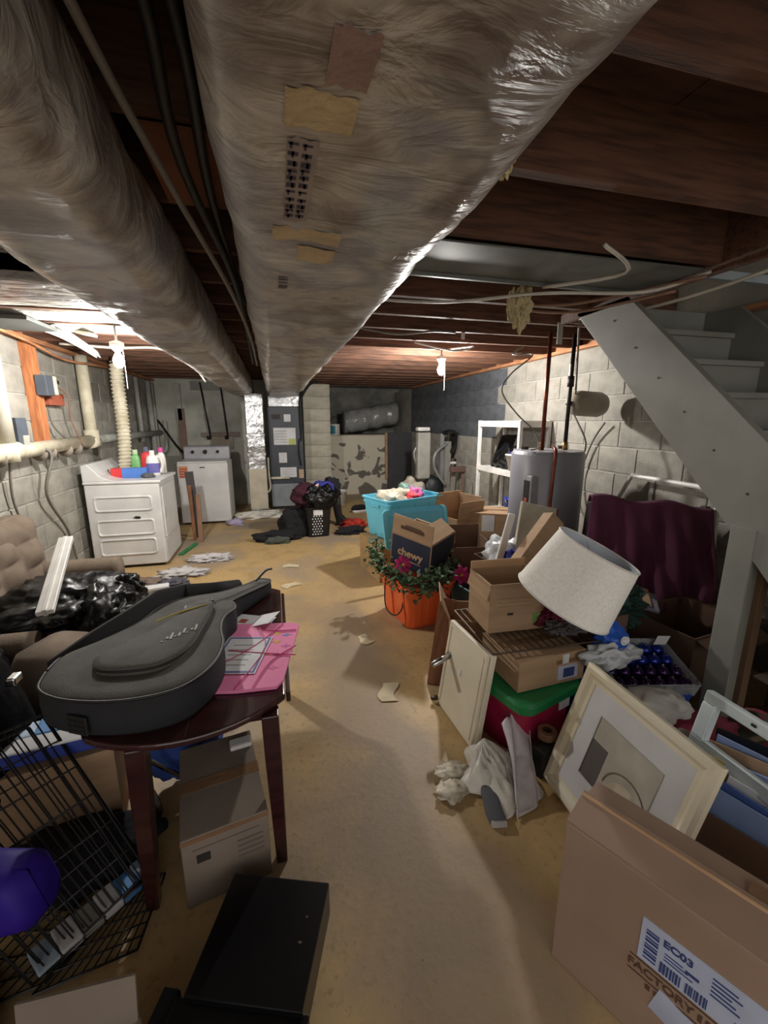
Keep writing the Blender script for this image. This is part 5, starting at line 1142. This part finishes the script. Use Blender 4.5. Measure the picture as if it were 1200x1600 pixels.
for bx in ((-.085, -.115, .085, -.105), (-.085, .125, .085, .135), (-.085, -.105, -.077, .125), (.077, -.105, .085, .125)): b.box(bx[0], bx[1], .001, bx[2], bx[3], .0015)
b.build('border', solid('border_blue', '#5563a0'), t); part('printed_lines', greypipe, t, *[(-.05, -.07 + .035 * k, .001, .04, -.062 + .035 * k, .0014) for k in range(5)], bevel=0)
t = thing('letter', 'folded white letter with red mark above the pink folder', 'paper', (-.14, 1.83, TZ + .005), -25); part('sheet', paper, t, (-.1, -.08, 0.0, .08, .08, .001), bevel=0)
B().grid(lambda u, v: (.0 + .1 * u, -.04 + .12 * v, .003 + .03 * u), 3, 3).build('flap', paper, t, solidify=.001)
part('red_mark', solid('red_print', '#a3472f'), t, (-.07, .0, .001, -.035, .035, .0015), bevel=0)

# under the table
t = carton('taped_carton', 'worn grey-tan taped carton standing under the table', (-.25, 1.36, 0), .26, .4, .26, 11, closed=True, m=M('worn_grey_card', '#82756a', .85, col2='#73675c', scale=3))
part('side_tape', tape, t, (-.131, -.2015, .24, .131, -.199, .255), bevel=0); part('black_mark', inkm, t, (-.09, -.2015, .16, -.05, -.1995, .19), bevel=0)
part('print_line', solid('faded_print', '#6b6058'), t, (-.1, -.2013, .21, .1, -.1997, .214), *[(.03, -.2013, .18 - .02 * k, .11, -.1997, .186 - .02 * k) for k in range(4)], bevel=0)
t = thing('white_charger', 'small white plastic device on the carton under the table', 'device', (-.19, 1.5, .2625), 10); part('shell', whitepl, t, (-.04, -.025, 0, .04, .025, .018), bevel=.006); part('cover', paper, t, (-.03, -.018, .017, .03, .018, .019), bevel=.001)
t = thing('folding_stroller', 'folded blue and black stroller lying behind the table leg', 'stroller', (-.48, 1.62, 0), 20)
B().lathe([(.02, -.012), (.055, -.014), (.065, 0), (.055, .014), (.02, .012)], 24, T=Matrix.Translation((-.08, -.08, .066)) @ Matrix.Rotation(D(70), 4, 'Y')).build('wheel', blackrub, t, smooth=True)
B().lathe([(.005, -.016), (.03, -.016), (.03, .016), (.005, .016)], 16, T=Matrix.Translation((-.08, -.08, .066)) @ Matrix.Rotation(D(70), 4, 'Y')).build('hub', greypipe, t)
B().tube([(-.1, -.1, .3), (.06, -.1, .1)], .009, 8).build('frame_tube', chrome, t); B().tube([(-.05, .05, .35), (.1, -.1, .04)], .01, 8).build('frame_tube', blackrub, t)
B().blob((.06, .05, .17), (.14, .12, .12), 111, .3, 2, 4, .005).build('seat_fabric', M('stroller_blue', '#33509c', .85), t, smooth=True)

# blue and white toy / box at left behind crate
t = thing('board_game_box', 'flat blue and white box lying beyond the wire crate', 'box', (-.88, 1.55, .36), rot=(D(-6), D(3), D(12)))
part('tray', solid('royal_blue_box', '#2b3f9e', .5), t, (-.3, -.1, 0, .26, .1, .05)); part('white_lid', paper, t, (-.25, -.11, .05, .26, -.02, .058)); part('blue_panel', solid('sky_print', '#4d8fd0'), t, (0, -.02, .05, .22, .09, .062)); part('pale_panel', solid('pale_print', '#b7cbe0'), t, (-.2, -.02, .05, 0, .08, .06))
t = carton('hidden_carton', 'tan carton under the blue and white box', (-.9, 1.6, 0), .5, .3, .34, 12, closed=True)

# ================================================================== WIRE CRATE
t = thing('wire_crate', 'collapsed black wire dog crate at the lower left', 'crate', (0, 0, 0))
def wirepanel(name, p00, p10, p11, p01, nu, nv, r=.0022, parent=t):
    p00, p10, p11, p01 = map(Vector, (p00, p10, p11, p01)); b = B()
    for i in range(nu + 1):
        k = i / nu; b.tube([p00.lerp(p10, k), p01.lerp(p11, k)], r if 0 < i < nu else r * 1.7, 5)
    for j in range(nv + 1):
        k = j / nv; b.tube([p00.lerp(p01, k), p10.lerp(p11, k)], r * 1.2 if 0 < j < nv else r * 1.7, 5)
    return b.build(name, wirem, parent)
wirepanel('side_panel', (-.68, 1.06, .02), (-.47, 1.24, .05), (-.83, 1.53, .5), (-1.12, 1.3, .5), 14, 6, .0026)
wirepanel('folded_panel', (-.7, 1.03, .03), (-.5, 1.22, .06), (-.86, 1.5, .48), (-1.15, 1.27, .48), 8, 4)
wirepanel('end_panel', (-.7, 1.02, .01), (-.46, 1.06, .01), (-.43, 1.26, .02), (-.52, 1.26, .03), 9, 6)
wirepanel('base_panel', (-1.15, .98, .01), (-.68, 1.04, .01), (-.5, 1.26, .012), (-.9, 1.5, .012), 14, 6)
for a, b2 in (((-.68, 1.05, .03), (-.47, 1.25, .05)), ((-.47, 1.25, .05), (-.83, 1.53, .5))): B().tube([a, b2], .006, 6).build('hinge_rod', wirem, t)
t = thing('purple_bin', 'purple plastic bin lying on its side in the wire crate', 'bin', (-.9, 1.16, .22), rot=(0, D(72), D(-22)))
B().loft([[(x, y, z) for x, y in rrect(w, w * .8, .05, 5)] for w, z in ((.2, 0), (.19, .1), (.165, .25), (.12, .27))]).build('tub', purplepl, t, smooth=True); B().loft([[(x, y, z) for x, y in rrect(w, w * .8, .05, 5)] for w, z in ((.2, -.012), (.215, -.012), (.215, .004), (.2, .004))], cap0=False, cap1=False).build('rim', whitepl, t)
B().blob((-.1, .0, .16), (.012, .02, .02), 3, .3, 2, 3).build('white_emblem', solid('lilac_print', '#8f7fc0'), t)
t = thing('magazine_strip', 'row of pale blue and white printed packs inside the crate', 'pack', (-.6, 1.18, .025), 42)
for k, m in enumerate((solid('pale_print', '#b7cbe0'), paper, greypipe, paper, solid('sky_print', '#4d8fd0'), solid('pale_print', '#b7cbe0'))): part('pack', m, t, (-.16 + .055 * k, -.045, 0, -.108 + .055 * k, .045, .02 + .006 * (k % 2)), bevel=.004)
t = thing('black_fabric', 'black folded fabric in the crate behind the packs', 'fabric', (-.72, 1.38, 0)); B().blob((0, 0, .05), (.24, .13, .08), 121, .3, 2, 4, .004).build('cloth', blackcloth, t, smooth=True)
t = thing('cream_bag', 'wrinkled brown paper lying under the crate side', 'paper', (-.95, 1.66, 0)); B().grid(lambda u, v: (-.3 + .6 * u, -.14 + .28 * v, .01 + .02 * abs(noise.noise(Vector((u * 6, v * 5, 3))))), 24, 16).build('sheet', M('kraft_paper', '#a3876b', .85, col2='#8d7259'), t, smooth=True, solidify=.002)
t = thing('crate_tray', 'dark grey plastic tray at the lower left corner', 'tray', (-.98, .85, 0), 20); part('pan', M('dark_slate_plastic', '#41464a', .6), t, (-.22, -.2, 0, .24, .2, .02), (-.22, -.2, .02, -.2, .2, .05), (.22, -.2, .02, .24, .2, .05), bevel=.004)
t = carton('front_carton', 'open tan carton with raised flaps at the bottom left', (-.49, .69, 0), .24, .24, .17, -2, {'N': (10, .11), 'W': (65, .16), 'S': (110, .1)}, m=MATS['worn_grey_card'], mi=MATS['worn_grey_card'])
t = thing('bubble_mailer', 'pale lavender mailer lying inside the bottom left carton', 'mailer', (-.48, .69, .008), -4); B().blob((0, 0, .09), (.1, .09, .075), 131, .15, 2, 4, 0).build('pouch', M('pale_lavender', '#a9a3b8', .6), t, smooth=True)

# black cabinet
t = thing('black_cabinet', 'low black laminate two-tier cabinet lying on floor at bottom centre', 'cabinet', (-.1, .92, 0), -20)
part('rear_block', blk_led, t, (-.155, -.13, 0, .145, .16, .12), bevel=.004); part('front_block', blk_led, t, (-.18, -.56, 0, .16, -.12, .1), bevel=.004)
part('side_ledge', blk_led, t, (-.225, -.3, .0, -.18, -.1, .09), bevel=.004); part('side_strip', blackrub, t, (.16, -.5, .02, .175, -.14, .09), bevel=.002)
part('hinge', chrome, t, (.095, .0, .119, .105, .006, .122), (.1, .06, .119, .105, .066, .122), bevel=0)

# ================================================================== CEILING CLUTTER
for i, (x, y, z, h, lab) in enumerate(((1.28, 2.1, 2.16, .17, 'torn yellow insulation tuft hanging from joist at right'), (.435, .8, 1.99, .05, 'small yellow insulation scrap at main duct edge'))):
    t = thing('insulation_tuft', lab, 'insulation', (x, y, z)); B().blob((0, 0, -h / 2), (h * .3, h * .25, h * .55), 141 + i, .5, 2.4, 4).build('fibre', insul, t, smooth=False)
    if i == 0: B().blob((-.06, 0, -.08), (.02, .02, .07), 150, .5, 2.4, 3).build('strand', insul, t)
for i, pts in enumerate((((-.17, -.6, 2.12), (-.17, .4, 2.1), (-.15, .8, 2.1), (-.17, 1.2, 2.07), (-.12, 2.2, 2.06), (-.16, 4.5, 2.05)), ((-.11, -.6, 2.11), (-.12, .5, 2.12), (-.11, .9, 2.1), (-.13, 1.4, 2.09), (-.11, 2.4, 2.08)))):
    cable('overhead_line', ['black cable bundle between the two ducts at left', 'black pipe cover beside the main duct'][i], pts, .012, blackrub, 'cable', n=8)
cable('conduit', 'long grey conduit running between both ducts', [(-.25, -.6, 2.08), (-.24, .7, 2.06), (-.2, 1.2, 2.03), (-.13, 1.9, 1.99), (-.1, 2.8, 1.97), (-.11, 4, 1.97)], .009, gry)
for i, pts in enumerate((((.5, 2.35, 2.13), (.9, 2.2, 2.1), (1.35, 2.0, 2.12), (1.75, 1.8, 2.1), (1.9, 1.6, 2.14)), ((.6, 3.1, 2.14), (.85, 2.95, 2.08), (1.1, 2.9, 2.1), (1.35, 3.1, 2.14)), ((1.25, 1.5, 2.15), (1.45, 1.6, 2.1), (1.3, 1.95, 2.13)), ((1.2, 3.6, 2.15), (1.5, 3.45, 2.07), (1.7, 3.5, 2.12), (1.6, 3.9, 2.15)), ((1.45, 2.3, 2.14), (1.65, 2.1, 2.12), (1.88, 1.6, 2.12)), ((1.5, 2.4, 2.14), (1.7, 2.2, 2.1), (1.88, 1.75, 2.1)))):
    cable('ceiling_cable', ['white cable draped under the grey panned bay', 'thin cable looping below the middle joists', 'pale cable crossing two near joists at right', 'white cable curl beside the right bulb', 'upper brown cable beside the stair header', 'lower brown cable beside the stair header'][i], pts, .008, [wht, gry, wht, wht, solid('brown_cord', '#8a6a58'), solid('brown_cord', '#8a6a58')][i])
t = thing('hanging_tag', 'flat white strip hanging from a joist near the heater', 'strip', (1.93, 2.66, 2.15)); part('strip', greypipe, t, (-.02, -.004, -.14, .02, .004, 0), bevel=.002)
t = thing('hanging_tag', 'small white tag hanging from a joist right of the bulb', 'strip', (1.45, 3.18, 2.162)); part('strip', whitepl, t, (-.015, -.003, -.05, .015, .003, 0), bevel=.002)

# ================================================================== SUB-PARTS: hang each small piece on the part it belongs to
SUB = {'door_handle': 'door_panel', 'sticker_print': 'sticker', 'badge': 'body', 'label_print': ('panel_label', 'label', 'shipping_label'), 'label_spot': 'warning_label',
       'hub': 'wheel', 'pull_string': 'porcelain_socket', 'rubber_stud': 'end_pad', 'knob': 'console', 'cap': ('body', 'ball'), 'label_band': 'body',
       'zipper': 'pocket', 'yellow_piping': 'pocket', 'silver_emblem': 'pocket', 'printed_butterfly': 'cover', 'printed_arch': 'print', 'dark_shape': 'print',
       'printed_shell': 'print', 'lettering': ('navy_face', 'shipping_label'), 'tagline': 'navy_face', 'flap_print': 'flap', 'rib': 'tub', 'grip': 'tub', 'plug': 'outlet_plate',
       'clasp': 'shell', 'spider_arm': 'spider_ring', 'bead': ('board', 'sash_rail'), 'latch': ('board', 'sash_rail'), 'rim_ridge': 'lid_panel', 'scuff_mark': 'body', 'pressed_rib': 'body',
       'red_mark': 'sheet', 'printed_square': 'sheet', 'hole': 'tub', 'faded_print': 'insulation_wrap', 'facing_patch': 'insulation_wrap', 'label': 'lid' , 'tufted': 'backrest'}
def base(n): return n.split('.')[0]
for o in list(bpy.data.objects):
    if o.parent is None or o.parent.parent is not None or 'category' in o or base(o.name) not in SUB: continue
    want = SUB[base(o.name)]; want = want if isinstance(want, tuple) else (want,)
    t = o.parent
    if t.get('category') is None: continue
    p = next((c for w in want for c in t.children if base(c.name) == w and c is not o), None)
    if p is None or (base(o.name) == 'lettering' and o.data.name.startswith('x')): continue
    o.parent = p; o.matrix_parent_inverse = p.matrix_basis.inverted()
